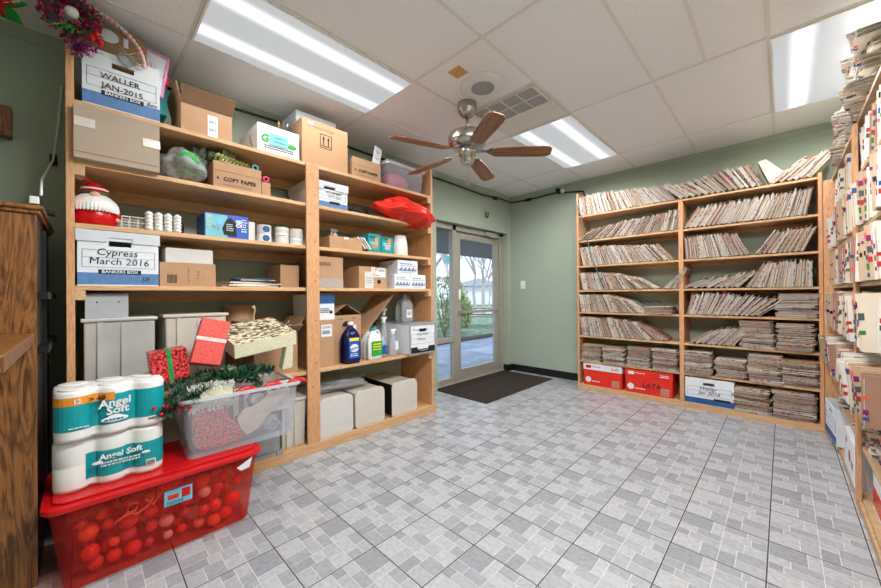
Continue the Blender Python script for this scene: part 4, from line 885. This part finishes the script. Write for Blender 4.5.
# greenery on top
t = thing('pine_garland', 'dark green pine and berry garland spilling over the clear tote', 'garland', (-2.25, .55, .62), LROT)
r9 = random.Random(9); m = MB()
def needles(m, pts, n, L):
    for k in range(n):
        f = r9.random()*(len(pts)-1); i = int(f); p = Vector(pts[i]).lerp(Vector(pts[min(i+1,len(pts)-1)]), f-i); d = Vector((r9.uniform(-1,1), r9.uniform(-1,1), r9.uniform(-.6,1))).normalized()
        e = d.cross(Vector((0,.3,1))).normalized()*.0035; q = p+d*L*r9.uniform(.6,1.1); m.add([tuple(p-e), tuple(p+e), tuple(q+e*.5), tuple(q-e*.5)], [[0,1,2,3]])
paths = [[(-.32,-.10,.02),(-.22,-.08,.08),(-.1,-.06,.11),(.0,-.04,.11)],[(-.1,.0,.08),(.0,-.06,.12),(.12,-.08,.10),(.16,-.10,.06)],[(-.25,.0,.10),(-.1,.02,.14),(.1,.02,.14),(.25,.03,.12)],[(-.3,-.14,.0),(-.2,-.14,.05),(-.1,-.12,.09)],[(.05,-.05,.13),(.18,.0,.12),(.28,.04,.1)]]
for p in paths: needles(m, p, 420, .05)
m.build('needles', GRN, t); m = MB()
for p in paths: m.tube(p, .006, 6)
m.build('stem', GRN, t); leaves(90, 14, ((-.05,.16),(-.1,.02),(.08,.14)), .06, .2).build('leaves', GRN, t)
m = MB()
for k in range(14): m.ball((r9.uniform(-.33,-.18), r9.uniform(-.17,-.12), r9.uniform(.0,.06)), .009, 8)
m.build('red_berries', RED, t, smooth=True)
t = thing('flower', 'pale green glittered flower head on the pine garland', 'flower', (-2.30, .575, .755), LROT)
m = MB()
for ring_, n, L in ((0,12,.055),(1,10,.042),(2,8,.028)):
    for k in range(n): a = 2*PI*k/n+ring_*.3; d = Vector((math.cos(a), -.7+.2*ring_, math.sin(a)*.8+.2*ring_)).normalized(); e = Vector((-math.sin(a),0,math.cos(a)))*L*.2; c = Vector((0,-.03-.008*ring_,.01)); m.add([tuple(c), tuple(c+d*L*.6+e), tuple(c+d*L), tuple(c+d*L*.6-e)], [[0,1,2,3]])
m.build('petals', mat('pale green glitter', (150,170,120), .5, c2=(205,214,176), scale=90), t)
m = MB()
for k in range(3): a = .5*k; m.tube([(-.12+.14*k+.05*math.cos(x_),-.06,.0+.02*math.sin(x_)) for x_ in [PI*q/8 for q in range(9)]], .014, 8)
o = m.build('ribbon_loops', RED, smooth=True, loc=(-2.16,.74,.66), rot=(0,0,LROT)); tag(o, 'glossy red ribbon loops at the right rim of the clear tote', 'ribbon')
# gifts
def gift(label, w, h, dd, m1, ribbon, loc, rot, vert=True):
    t = thing('gift_box', label, 'gift', loc, rot=rot); b = MB().box(-w/2,w/2,-dd/2,dd/2,-h/2,h/2).build('wrapped_box', m1, t, bevel=.004); e = .002
    m = MB(); k = .02
    if vert: m.box(-k/2,k/2,-dd/2-e,dd/2+e,-h/2-e,h/2+e)
    else: m.box(-w/2-e,w/2+e,-dd/2-e,dd/2+e,-k/2+.01,k/2+.01)
    m.build('ribbon', ribbon, t); return t
gift('red sequined gift with a green tinsel band above the toilet paper', .155, .155, .12, REDS, GTIN, (-2.30, .31, .835), (0,R(-6),LROT))
gift('tilted red glitter gift with a silver ribbon', .14, .25, .11, REDG, SILVERG, (-2.32, .50, .925), (R(-14),R(14),LROT+R(-8)), False)
t = thing('gift_box', 'gold patterned gift with cream sides propped over the greenery', 'gift', (-2.42, .77, .93), rot=(R(14),R(-7),LROT+R(4)))
W, D, h = .185, .17, .045
MB().box(-W,W,-D,D,-h,h).build('wrapped_box', CREAMG, t, bevel=.004); MB().box(-W-.002,W+.002,-D-.001,D+.001,h-.004,h+.002).build('patterned_lid', GOLD, t, bevel=.002)
MB().hexa([(.09,-D,-.20),(.16,-D,-.20),(.16,-D+.05,-.20),(.09,-D+.05,-.20),(.12,-D,-h-.001),(.165,-D,-h-.001),(.165,-D+.05,-h-.001),(.12,-D+.05,-h-.001)]).build('loose_wrap', CREAMG, t, bevel=.003)

# ------------------------------------------------------------------ hutch at far left
t = thing('hutch', 'dark stained oak hutch desk at the far left edge', 'desk', (-2.2, -.135, 0), LROT)
# local x = world y, local y = depth towards the wall
MB().box(-1.0,0,0,.015,0,1.53).build('front_panel', WALNUT, t)
m = MB(); m.box(-.9,-.08,-.006,0,.2,.92); m.build('raised_panel', WALNUT, t, bevel=.005); MB().box(-1.0,-.0005,.015,.72,0,1.53).build('carcass', mat('black laminate', (26,24,24), .4), t)
m = MB(); m.box(-1.0,.012,-.012,.74,1.531,1.548); m.box(-1.0,.022,-.022,.75,1.548,1.566); m.build('top_moulding', WALNUT, t, bevel=.006)
m = MB(); m.box(-1.0,-.005,-.80,-.0065,.995,1.042); m.build('writing_ledge', WALNUT, t, bevel=.006)
m = MB(); m.box(.0,.012,.30,.34,.3,1.5); m.box(.0,.03,.05,.65,1.18,1.21); m.box(.0,.03,.05,.65,.95,.98); m.build('side_rack', BLACKP, t)
t = thing('power_adapter', 'black adapter and cord end draped on the hutch top', 'power adapter', (-2.42, -.15, 1.568), LROT)
m = MB(); m.slab((-.06,0,.02),(.06,.0,-.0),(.06,.05,-.0),(-.06,.05,.02), .02); m.build('adapter_body', BLACKP, t, bevel=.004); MB().box(-.02,.01,.0,.03,.045,.08).build('plug', WHITEP, t, bevel=.004)
pts = [(-3.03,-.085,2.44),(-3.03,-.10,2.2),(-3.0,-.12,1.98),(-2.75,-.15,1.80),(-2.44,-.135,1.66)]
tag(MB().tube(pts, .005, 8).build('cord', WHITEP, smooth=True), 'white cord hanging down the green wall to the hutch', 'cord')
t = thing('wall_clip', 'small black cable clip on the green wall above the hutch', 'clip', (-3.05,-.12,1.99), LROT); m = MB(); m.box(-.015,.015,-.03,0,-.03,.03); m.build('clip_body', BLACKP, t, bevel=.004)
t = thing('picture_frame', 'layered wooden frame corner on the wall at left edge', 'picture', (-3.0,-.46,2.06), LROT)
m = MB()
for k in range(4): e = .03*k; m.box(-.17+e,.19-e,-.03-.012*k,.045-.0,.0+e*.4,.16-e*.3)
m.build('frame', WALNUT, t, bevel=.003)
t = thing('poinsettia', 'red poinsettia with green leaves hanging from the ceiling corner', 'poinsettia', (-2.75,-.335,2.635), LROT)
def petal(m, c, d, up, L, W):
    d = Vector(d).normalized(); e = d.cross(Vector(up)).normalized(); n = d.cross(e)*.1*L; c = Vector(c)
    m.add([tuple(c), tuple(c+d*L*.3+e*W+n), tuple(c+d*L*.7+e*W*.8+n), tuple(c+d*L), tuple(c+d*L*.7-e*W*.8+n), tuple(c+d*L*.3-e*W+n)], [[0,1,2,3],[0,3,4,5]])
m = MB()
for k in range(8): a = 2*PI*k/8; petal(m, (0,-.02,-.0), (math.cos(a),-.3,math.sin(a)), (0,1,0), .11, .03)
m.build('red_petals', RED, t); m = MB()
for k in range(6): a = 2*PI*k/6+.4; petal(m, (0,0,0), (math.cos(a),-.1,math.sin(a)*.7), (0,1,0), .15, .04)
m.build('leaves', LGREEN, t); MB().tube([(0,0,0),(0,.01,.086)], .004).build('stem', GRN, t); MB().tube([(.02,-.03,-.04),(.12,-.05,.03)], .004).build('gold_pick', CREAMG, t)
t = thing('candy_cane', 'pink candy stick hanging from the ceiling by the wreath', 'ornament', (-2.60,-.155,2.60), LROT); MB().tube([(.01,0,.0),(-.006,0,.115)], .006).build('stick', PINKFAB, t)

# ------------------------------------------------------------------ back shelf boxes
def red_box(label, x, w, h, lidm, scrawl=None):
    t = thing('copy_paper_box', label, 'cardboard box', (x, 4.375, .061), 0, 'red paper cartons on the bottom board')
    MB().box(-w/2,w/2,0,.28,0,h-.05).build('box_body', REDB, t, bevel=.002); MB().box(-w/2-.004,w/2+.004,-.004,.284,h-.075,h).build('lid', lidm, t, bevel=.002)
    m = MB(); m.ball((-w/2+.055,-.002,.07),.035,16,sy=.05); m.build('printed_disc', WHITE, t); p = MB().box(w/2-.11,w/2-.03,-.003,-.0005,.015,.09).build('spec_panel', CARDG, t); lines(p, w/2-.07, .05, .07, .06, REDB, 4, -.0045)
    q = RED if lidm is WHITE else WHITE; lines(t, -w/2+.15, .055, .10, .02, WHITE, 1, -.003); MB().box(-w/2+.03,-w/2+.09,-.0055,-.0045,h-.055,h-.02).build('brand_block', q, t); lines(t, -w/2+.15, h-.035, .10, .018, q, 1, -.0055); lines(t, w/2-.07, h-.04, .09, .035, q, 2, -.0055)
    if scrawl: text(scrawl, .075, INK, t, .03, -.006, .10, slant=.2)
    return t
red_box('red paper carton with a white lid at the left of the bottom board', -1.565, .44, .265, WHITE)
red_box('red paper carton with LATA scrawled on its front', -1.075, .46, .262, REDB, 'LATA')
t = banker('white and blue box marked Waller Jan 2016 on the back shelf floor board', 0, 0, ['Waller','Jan 2016'], w=.40, h=.265, dd=.30, at=(-.535, 4.36, .061), rz=0, lid=False, ink=.05, band=DBLUE, brand=False)
m = MB(); m.box(.04,.17,-.002,-.001,.055,.075); m.build('brand_plate', BLACK, t)
# right shelf floor boxes
t = banker('white and blue storage box at the corner of the right wall shelves', 0, 0, [''], w=.42, h=.27, dd=.32, at=(.255, 4.02, .061), rz=RROT+R(4), lid=False, band=DBLUE, brand=False)
t = carton('copy_paper_box', 'white carton with red print below the tumbled files', 'cardboard box', 0, 0, .44, .24, .30, m=WHITE, tape=False, at=(.285, 3.30, .061), rz=RROT)
m = MB(); m.ball((.02,-.002,.12),.035,16,sy=.05); m.ball((-.12,-.002,.18),.02,12,sy=.05); m.build('red_print', RED, t); lines(t, .13, .10, .1, .04, RED, 2)
t = carton('copy_paper_box', 'red and white carton nearest the camera on the right shelf floor', 'cardboard box', 0, 0, .36, .20, .30, m=WHITE, tape=False, at=(.33, 2.70, .061), rz=RROT); MB().box(-.181,.181,-.002,0,.02,.12).build('red_band', RED, t)
t = thing('carton', 'small brown carton lying behind the corner post', 'cardboard box', (.255,4.42,.70)) if False else None
# green cord on the back shelf
pts = [(-1.84,4.33,2.30),(-1.79,4.335,2.17),(-1.77,4.34,2.05),(-1.72,4.345,1.86),(-1.66,4.345,1.62),(-1.58,4.345,1.40),(-1.52,4.345,1.25)]
tag(MB().tube(pts, .006, 8).build('strap', mat('teal strap', (70,110,104), .7), smooth=True), 'dark teal strap dangling down the left end of the back shelves', 'strap')
t = thing('eyeglasses', 'black cable coil lying on the files of the fifth row', 'cable', (-1.05,4.40,1.085)); m = MB(); m.tube([(-.10,0,0),(-.05,.02,.02),(0,0,.0),(.05,.02,.02),(.1,0,-.005)], .006); m.build('cable_loop', BLACKP, t)
t.name = 'cable_coil'

# ------------------------------------------------------------------ wall and ceiling fittings
t = thing('light_switch', 'white double light switch plate on the back wall', 'light switch', (-2.84, 4.708, 1.27)); MB().box(-.04,.04,-.006,0,0,.12).build('plate', WHITEP, t, bevel=.002)
for x in (-.018,.018): MB().box(x-.006,x+.006,-.014,-.006,.045,.07).build('toggle', WHITEP, t)
t = thing('horseshoe', 'dark iron horseshoe nailed above the glass door', 'horseshoe', (-3.047, 4.08, 2.30), LROT); MB().tube([(.03*math.cos(a)*1.0, -.006, .045+.045*math.sin(a)) for a in [R(135+ 270*q/16) for q in range(17)]], .008, 8).build('shoe', mat('dark iron', (52,50,48), .6, .6), t, smooth=True)
pts = [(-3.035, .0, 2.62),(-3.035, 1.2, 2.66),(-3.035,2.6,2.63),(-3.035,3.2,2.62),(-3.03,4.0,2.60),(-3.035,4.3,2.63),(-3.02,4.69,2.62),(-2.6,4.69,2.61),(-2.3,4.69,2.62),(-1.9,4.69,2.56),(-1.84,4.6,2.44)]
tag(MB().tube(pts, .010, 8).build('cable', BLACKP, smooth=True), 'dark cable strung along the wall tops through the corner', 'cable')
for y, s, p in ((4.35,'left',(-3.03,4.25,2.60)), (0,'right',(-2.72,4.685,2.60))):
    t = thing('cable_clip', 'small black box on the wall top cable %s of the corner' % s, 'clip', p, LROT if s == 'left' else 0); MB().box(-.05,.05,-.02,.0,-.015,.025).build('clip_body', BLACKP, t, bevel=.004)
t = thing('wall_lamp', 'small black and white spot fitting on the back wall near the ceiling', 'spot fitting', (-2.24, 4.70, 2.62)); m = MB(); m.M = Matrix.Rotation(R(70), 4, 'X'); m.lathe([(.03,0),(.035,.03),(.03,.07)], 14); m.build('head', BLACKP, t); m = MB(); m.ball((.06,-.03,.0),.03,12); m.build('bulb', WHITEP, t, smooth=True)
t = thing('door_mat', 'brown ribbed mat on the floor at the glass door', 'door mat', (-2.71, 3.81, 0)); MB().box(-.41,.41,-.76,.76,.0,.008).build('mat_base', MATBR, t, bevel=.003)
m = MB()
for k in range(44):
    y = -.74+.0341*k
    for q in range(8):
        x = -.39+.0975*q; s = .0145 if q % 2 else -.0145; m.add([(x,y-s/2,.0085),(x+.0975,y+s/2,.0085),(x+.0975,y+s/2+.012,.0085),(x,y-s/2+.012,.0085),(x,y-s/2,.011),(x+.0975,y+s/2,.011),(x+.0975,y+s/2+.012,.011),(x,y-s/2+.012,.011)], [[4,5,6,7],[0,1,5,4],[1,2,6,5],[2,3,7,6],[3,0,4,7]])
m.build('chevron_rib', mat('mat rib', (62,52,46), .95), t)
# ceiling lights
def diffuser_mat():
    m, n, l, b = newmat('lit prismatic diffuser')
    tc = n.new('ShaderNodeTexCoord'); sp = n.new('ShaderNodeSeparateXYZ'); l.new(tc.outputs['Object'], sp.inputs[0])
    ab = n.new('ShaderNodeMath'); ab.operation = 'ABSOLUTE'; l.new(sp.outputs['X'], ab.inputs[0])
    sb = n.new('ShaderNodeMath'); sb.operation = 'SUBTRACT'; sb.inputs[1].default_value = .16; l.new(ab.outputs[0], sb.inputs[0])
    a2 = n.new('ShaderNodeMath'); a2.operation = 'ABSOLUTE'; l.new(sb.outputs[0], a2.inputs[0])
    mr = n.new('ShaderNodeMapRange'); mr.interpolation_type = 'SMOOTHERSTEP'; mr.inputs['From Min'].default_value = .008; mr.inputs['From Max'].default_value = .085; mr.inputs['To Min'].default_value = DIFF_HI; mr.inputs['To Max'].default_value = DIFF_LO
    l.new(a2.outputs[0], mr.inputs['Value'])
    nz = n.new('ShaderNodeTexNoise'); nz.inputs['Scale'].default_value = 120; ml = n.new('ShaderNodeMath'); ml.operation = 'MULTIPLY_ADD'; ml.inputs[1].default_value = .25; ml.inputs[2].default_value = .875
    l.new(tc.outputs['Object'], nz.inputs['Vector']); l.new(nz.outputs['Fac'], ml.inputs[0]); mu = n.new('ShaderNodeMath'); mu.operation = 'MULTIPLY'; l.new(mr.outputs[0], mu.inputs[0]); l.new(ml.outputs[0], mu.inputs[1])
    b.inputs['Base Color'].default_value = (.1,.1,.1,1); b.inputs['Emission Color'].default_value = (.93,.97,1,1); l.new(mu.outputs[0], b.inputs['Emission Strength']); b.inputs['Roughness'].default_value = .5
    return m
DIFF_HI, DIFF_LO = 1.1, .48
DIFF = diffuser_mat()
def ceiling_light(label, x, y, power, col=(1,.99,.975)):
    t = thing('ceiling_light', label, 'ceiling light', (x, y, ZC-.012)); w, l_ = .29, .595
    m = MB(); m.box(-w-.012,-w,-l_-.012,l_+.012,-.004,.008); m.box(w,w+.012,-l_-.012,l_+.012,-.004,.008); m.box(-w,w,-l_-.012,-l_,-.004,.008); m.box(-w,w,l_,l_+.012,-.004,.008); m.build('frame', WHITEP, t)
    MB().box(-w,w,-l_,l_,.0,.006).build('diffuser', DIFF, t)
    for sx in (-.16,.16):
        for k in range(4):
            L = bpy.data.lights.new('tube_lamp', 'SPOT'); L.energy = power/8; L.color = col; L.spot_size = R(176); L.spot_blend = .6; L.shadow_soft_size = 0
            o = bpy.data.objects.new('tube_lamp', L); COL.objects.link(o); o.parent = t; o.location = (sx, -.45+.3*k, -.012)
LP = 150
ceiling_light('large lit ceiling light over the left shelves', GX-3*F, GY-2*F, LP*.26)
ceiling_light('lit ceiling light behind the ceiling fan near the back wall', GX-1*F, GY+6*F, LP*.62)
ceiling_light('lit ceiling light at the upper right above the toppling files', GX+5*F, GY+6*F, LP*.6)
ceiling_light('ceiling light over the middle of the room near the viewer', GX+3*F, GY-2*F, LP*1.62)  # unseen fixture, added to light the room away from the left shelves
t = thing('ceiling_speaker', 'round white ceiling speaker with grey grille beside the fan', 'speaker', (-1.562, 2.055, ZC-.006))
MB().lathe([(.085,-.012),(.095,-.016),(.15,-.008),(.165,-.0),(.165,.004)], 40).build('bezel', WHITEP, t, smooth=True); MB().lathe([(.08,-.013),(.084,-.0165),(.0845,-.01)], 32).build('grille', mat('speaker grille', (176,174,176), .7, c2=(140,140,142), scale=400), t)
t = thing('ceiling_patch', 'square tan patch stained on the ceiling tile by the speaker', 'patch', (-1.583, 1.806, ZC-.003)); MB().box(-.05,.05,-.05,.05,-.002,.0025).build('patch_sheet', mat('tan patch', (214,176,112), .8, c2=(190,140,80), scale=40), t)
t = thing('air_vent', 'square white ceiling vent with grey filter cells between speaker and light', 'vent', (GX-F, GY+3*F, ZC-.006)); VM = mat('vent filter', (178,178,180), .9, c2=(150,150,154), scale=300)
MB().box(-.29,.29,-.29,.29,-.002,.001).build('panel', TBAR, t)
for i in range(4):
    for j in range(2): MB().box(-.275+.138*i,-.275+.138*i+.126,-.275+.138*j,-.275+.138*j+.126,-.004,-.0021).build('filter_cell', VM, t)
m = MB()
for y in (-.283,-.143,-.006,.28): m.box(-.29,.29,y-.004,y+.004,-.008,-.0021)
for k in range(5): x = -.281+.138*k; m.box(x-.004,x+.004,-.28,.0,-.0075,-.0021)
m.build('grid_bars', TBAR, t)
# fan
t = thing('ceiling_fan', 'brushed nickel ceiling fan with five oak blades', 'ceiling fan', (-1.80, 2.16, 0))
MB().lathe([(.02,2.60),(.045,2.615),(.072,2.65),(.078,2.69),(.078,2.7155)], 28).build('canopy', METAL, t, smooth=True); MB().lathe([(.013,2.51),(.013,2.615)], 14).build('downrod', METAL, t, smooth=True)
MB().lathe([(.06,2.362),(.10,2.366),(.13,2.376),(.15,2.392),(.153,2.41),(.153,2.45),(.146,2.468),(.10,2.478),(.035,2.485),(.02,2.51)], 36).build('motor_housing', METAL, t, smooth=True)
MB().lathe([(.02,2.225),(.045,2.232),(.054,2.25),(.054,2.295),(.066,2.30),(.07,2.362)], 28).build('switch_housing', METAL, t, smooth=True)
m = MB().tube([(.03,-.03,2.22),(.032,-.032,2.07)], .0012, 6); m.build('pull_chain', METAL, t); MB().lathe([(.004,2.045),(.006,2.055),(.003,2.075)], 10, c=(.032,-.032)).build('chain_fob', FANWOOD, t)
bl = MB(); n = 10; out = []
prof = [(.20,.045),(.24,.055),(.42,.062),(.58,.066),(.635,.058),(.658,.035)]
poly = [(x_,-w_) for x_, w_ in prof]+[(x_,w_) for x_, w_ in prof[::-1]]
BM = MB().plan(poly, -.004, .004).mesh('blade', [FANWOOD])
br = MB(); br.slab((.06,-.02,.012),(.06,.02,.012),(.17,.012,.006),(.17,-.012,.006), -.006); br.plan([(.15,-.012),(.19,-.045),(.25,-.04),(.27,0),(.25,.04),(.19,.045),(.15,.012)], .0045, .009); BRM = br.mesh('blade_bracket', [METAL])
for a in (111,183,255,-33,39):
    o = bpy.data.objects.new('blade', BM); COL.objects.link(o); o.parent = t; o.location = (0,0,2.325); o.rotation_euler = (R(-12),R(1.5),R(a))
    c = bpy.data.objects.new('blade_bracket', BRM); COL.objects.link(c); c.parent = o

# ------------------------------------------------------------------ outside
def st(name, mb, mt, label=None, cat=None): o = mb.build(name, mt); return struct(o)
GRASS = mat('lawn', (52,104,70), .9, c2=(128,142,120), scale=5, edge=.1); CONC = mat('concrete', (128,142,166), .85, c2=(170,180,196), scale=3)
st('lawn', MB().box(-60,-5.9,-20,70,-.2,-.06), GRASS)
st('path', MB().box(-5.9,-3.22,-3,20,-.2,-.02), CONC)
st('kerb', MB().box(-6.1,-5.9,-3,20,-.2,.06), mat('dark kerb', (48,48,52), .9, var=.3, scale=30))
st('road', MB().box(-22,-13,-20,70,-.059,-.05), mat('dry leaf litter', (150,140,132), .95, c2=(190,184,178), scale=2))
st('roof_overhang', MB().box(-4.9,-3.22,-3,12,2.02,2.25), mat('dark soffit', (40,48,60), .9))
# glass-front bed edging and house
t = thing('house', 'white house with a grey roof across the street beyond the door', 'house', (-34, 38, 0), R(-50))
MB().box(-9,9,0,6,0,2.3).build('wall', WHITE, t); MB().add([(-9.6,-.6,2.25),(9.6,-.6,2.25),(9.6,6.6,2.25),(-9.6,6.6,2.25),(-6,3,3.3),(6,3,3.3)], [[0,1,5,4],[1,2,5],[2,3,4,5],[3,0,4],[3,2,1,0]]).build('roof', mat('grey shingles', (130,134,142), .9), t)
for x in (-7,-4,-1,2,5,7.5): MB().box(x,x+1,-.05,0,.8,1.7).build('window', mat('dark pane', (60,70,84), .2) if 'dark pane' not in MATS else MATS['dark pane'], t)
t = thing('picnic_table', 'weathered grey picnic table on the lawn outside', 'picnic table', (-8.45, 10.75, -.06), R(35)); PT = mat('weathered wood', (120,116,114), .9)
m = MB()
for k in range(5): m.box(-.9,.9,-.37+.15*k,-.24+.15*k,.70,.74)
m.build('tabletop', PT, t)
for s in (-1,1): MB().box(-.9,.9,s*.68-.13,s*.68+.13,.42,.46).build('bench', PT, t)
for x in (-.65,.65): m = MB(); m.slab((x,-.6,0),(x+.06,-.6,0),(x+.06,-.2,.7),(x,-.2,.7), .08); m.slab((x,.6,0),(x+.06,.6,0),(x+.06,.2,.7),(x,.2,.7), -.08); m.box(x,x+.06,-.8,.8,.36,.42); m.build('leg', PT, t)
def shrub(label, x, y, h, w, seed, m1, group='shrubs outside the door'):
    t = thing('shrub', label, 'shrub', (x, y, -.06), 0, group); r = random.Random(seed); m = MB()
    for k in range(2600):
        a = r.uniform(0,2*PI); f = r.uniform(.12,1); rad = w*math.sqrt(max(0,1-(2*f-1.05)**2))*r.uniform(.55,1); c = Vector((rad*math.cos(a), rad*math.sin(a), f*h)); d = Vector((r.uniform(-1,1),r.uniform(-1,1),r.uniform(-.5,1))).normalized(); e = d.cross(Vector((0,.2,1))).normalized()*.025
        m.add([tuple(c), tuple(c+d*.05+e), tuple(c+d*.11), tuple(c+d*.05-e)], [[0,1,2,3]])
    m.build('foliage', m1, t); m = MB()
    for k in range(6): a = k*1.05; m.tube([(0,0,0),(.25*w*math.cos(a),.25*w*math.sin(a),h*.4),(.6*w*math.cos(a),.6*w*math.sin(a),h*.75)], .015, 6)
    m.build('stem', mat('bark%d' % seed, (90,74,60), .9), t)
YGR = mat('yellow green shrub leaf', (70,120,50), .7, c2=(170,180,80), scale=8)  # leaf colour mottled from green to yellow
shrub('tall yellow green shrub close outside the side window', -7.0, 7.3, 1.75, .75, 1, YGR)
shrub('lower yellow green shrub on the lawn right of the tall shrub', -7.6, 8.55, 1.25, .5, 2, YGR)
def tree(label, x, y, h, seed):
    t = thing('tree', label, 'tree', (x, y, -.06), 0, 'bare trees outside'); r = random.Random(seed); m = MB()
    def br(p, d, L, rad, dep):
        q = p+d*L; m.tube([tuple(p), tuple(p.lerp(q,.5)+Vector((r.uniform(-1,1),r.uniform(-1,1),0))*L*.06), tuple(q)], [rad, rad*.8, rad*.6], 5)
        if dep:
            for k in range(3 if dep < 5 else 4): br(q, (d+Vector((r.uniform(-1,1),r.uniform(-1,1),r.uniform(-.4,.7)))*.75).normalized(), L*.72, rad*.55, dep-1)
    br(Vector((0,0,0)), Vector((0,0,1)), h*.3, .14, 5); m.build('branches', mat('sunlit pale bark %d' % seed, (168,158,152), .9), t)  # bark coloured pale to stand in for sunlight on the branches
tree('bare branched tree behind the tall shrub outside', -12, 11.5, 7, 1)
tree('bare branched tree beyond the picnic table', -16, 20, 9, 4)
tree('bare branched tree in front of the white house', -20, 27, 9, 6)
tree('low bare tree left of the door view', -9.5, 10.3, 5.5, 8)
tree('bare tree arching over the picnic table', -13, 17, 6.5, 9)

# ------------------------------------------------------------------ daylight
w = bpy.data.worlds.new('sky'); scene.world = w; w.use_nodes = True; n = w.node_tree.nodes; l = w.node_tree.links; bg = n['Background']
tc = n.new('ShaderNodeTexCoord'); nz = n.new('ShaderNodeTexNoise'); nz.inputs['Scale'].default_value = 3; nz.inputs['Detail'].default_value = 6; rp = n.new('ShaderNodeValToRGB'); rp.color_ramp.elements[0].color = (.42,.62,.95,1); rp.color_ramp.elements[1].color = (.95,.97,1,1); rp.color_ramp.elements[0].position = .35; rp.color_ramp.elements[1].position = .62
l.new(tc.outputs['Generated'], nz.inputs['Vector']); l.new(nz.outputs['Fac'], rp.inputs[0]); l.new(rp.outputs[0], bg.inputs[0]); bg.inputs[1].default_value = 2.3
s = bpy.data.lights.new('sun', 'SUN'); s.energy = 2.2; s.angle = .02; s.color = (1,.95,.88); o = bpy.data.objects.new('sun', s); COL.objects.link(o)
o.rotation_euler = Vector((-.62,.25,-.74)).to_track_quat('-Z','Y').to_euler()

# ------------------------------------------------------------------ camera
cam = bpy.data.cameras.new('camera'); co = bpy.data.objects.new('camera', cam); COL.objects.link(co)
f_, yaw, pitch, roll = 349.6, -.7748, .003, -.0078
cam.sensor_fit = 'HORIZONTAL'; cam.sensor_width = 36; cam.lens = 36*f_/881; cam.clip_start = .02; cam.clip_end = 300
fw = Vector((math.sin(yaw)*math.cos(pitch), math.cos(yaw)*math.cos(pitch), math.sin(pitch))); rt = Vector((math.cos(yaw), -math.sin(yaw), 0)); up = rt.cross(fw)
c, s_ = math.cos(roll), math.sin(roll); r2 = rt*c+up*s_; u2 = up*c-rt*s_
co.matrix_world = Matrix(((r2.x,u2.x,-fw.x,0),(r2.y,u2.y,-fw.y,0),(r2.z,u2.z,-fw.z,1.1845),(0,0,0,1)))
scene.camera = co
vs = scene.view_settings; vs.view_transform = 'Standard'; vs.look = 'None'; vs.gamma = 1; vs.use_curve_mapping = False; vs.exposure = 0.12
scene.cycles.max_bounces = 14; scene.cycles.diffuse_bounces = 8; scene.cycles.transparent_max_bounces = 24
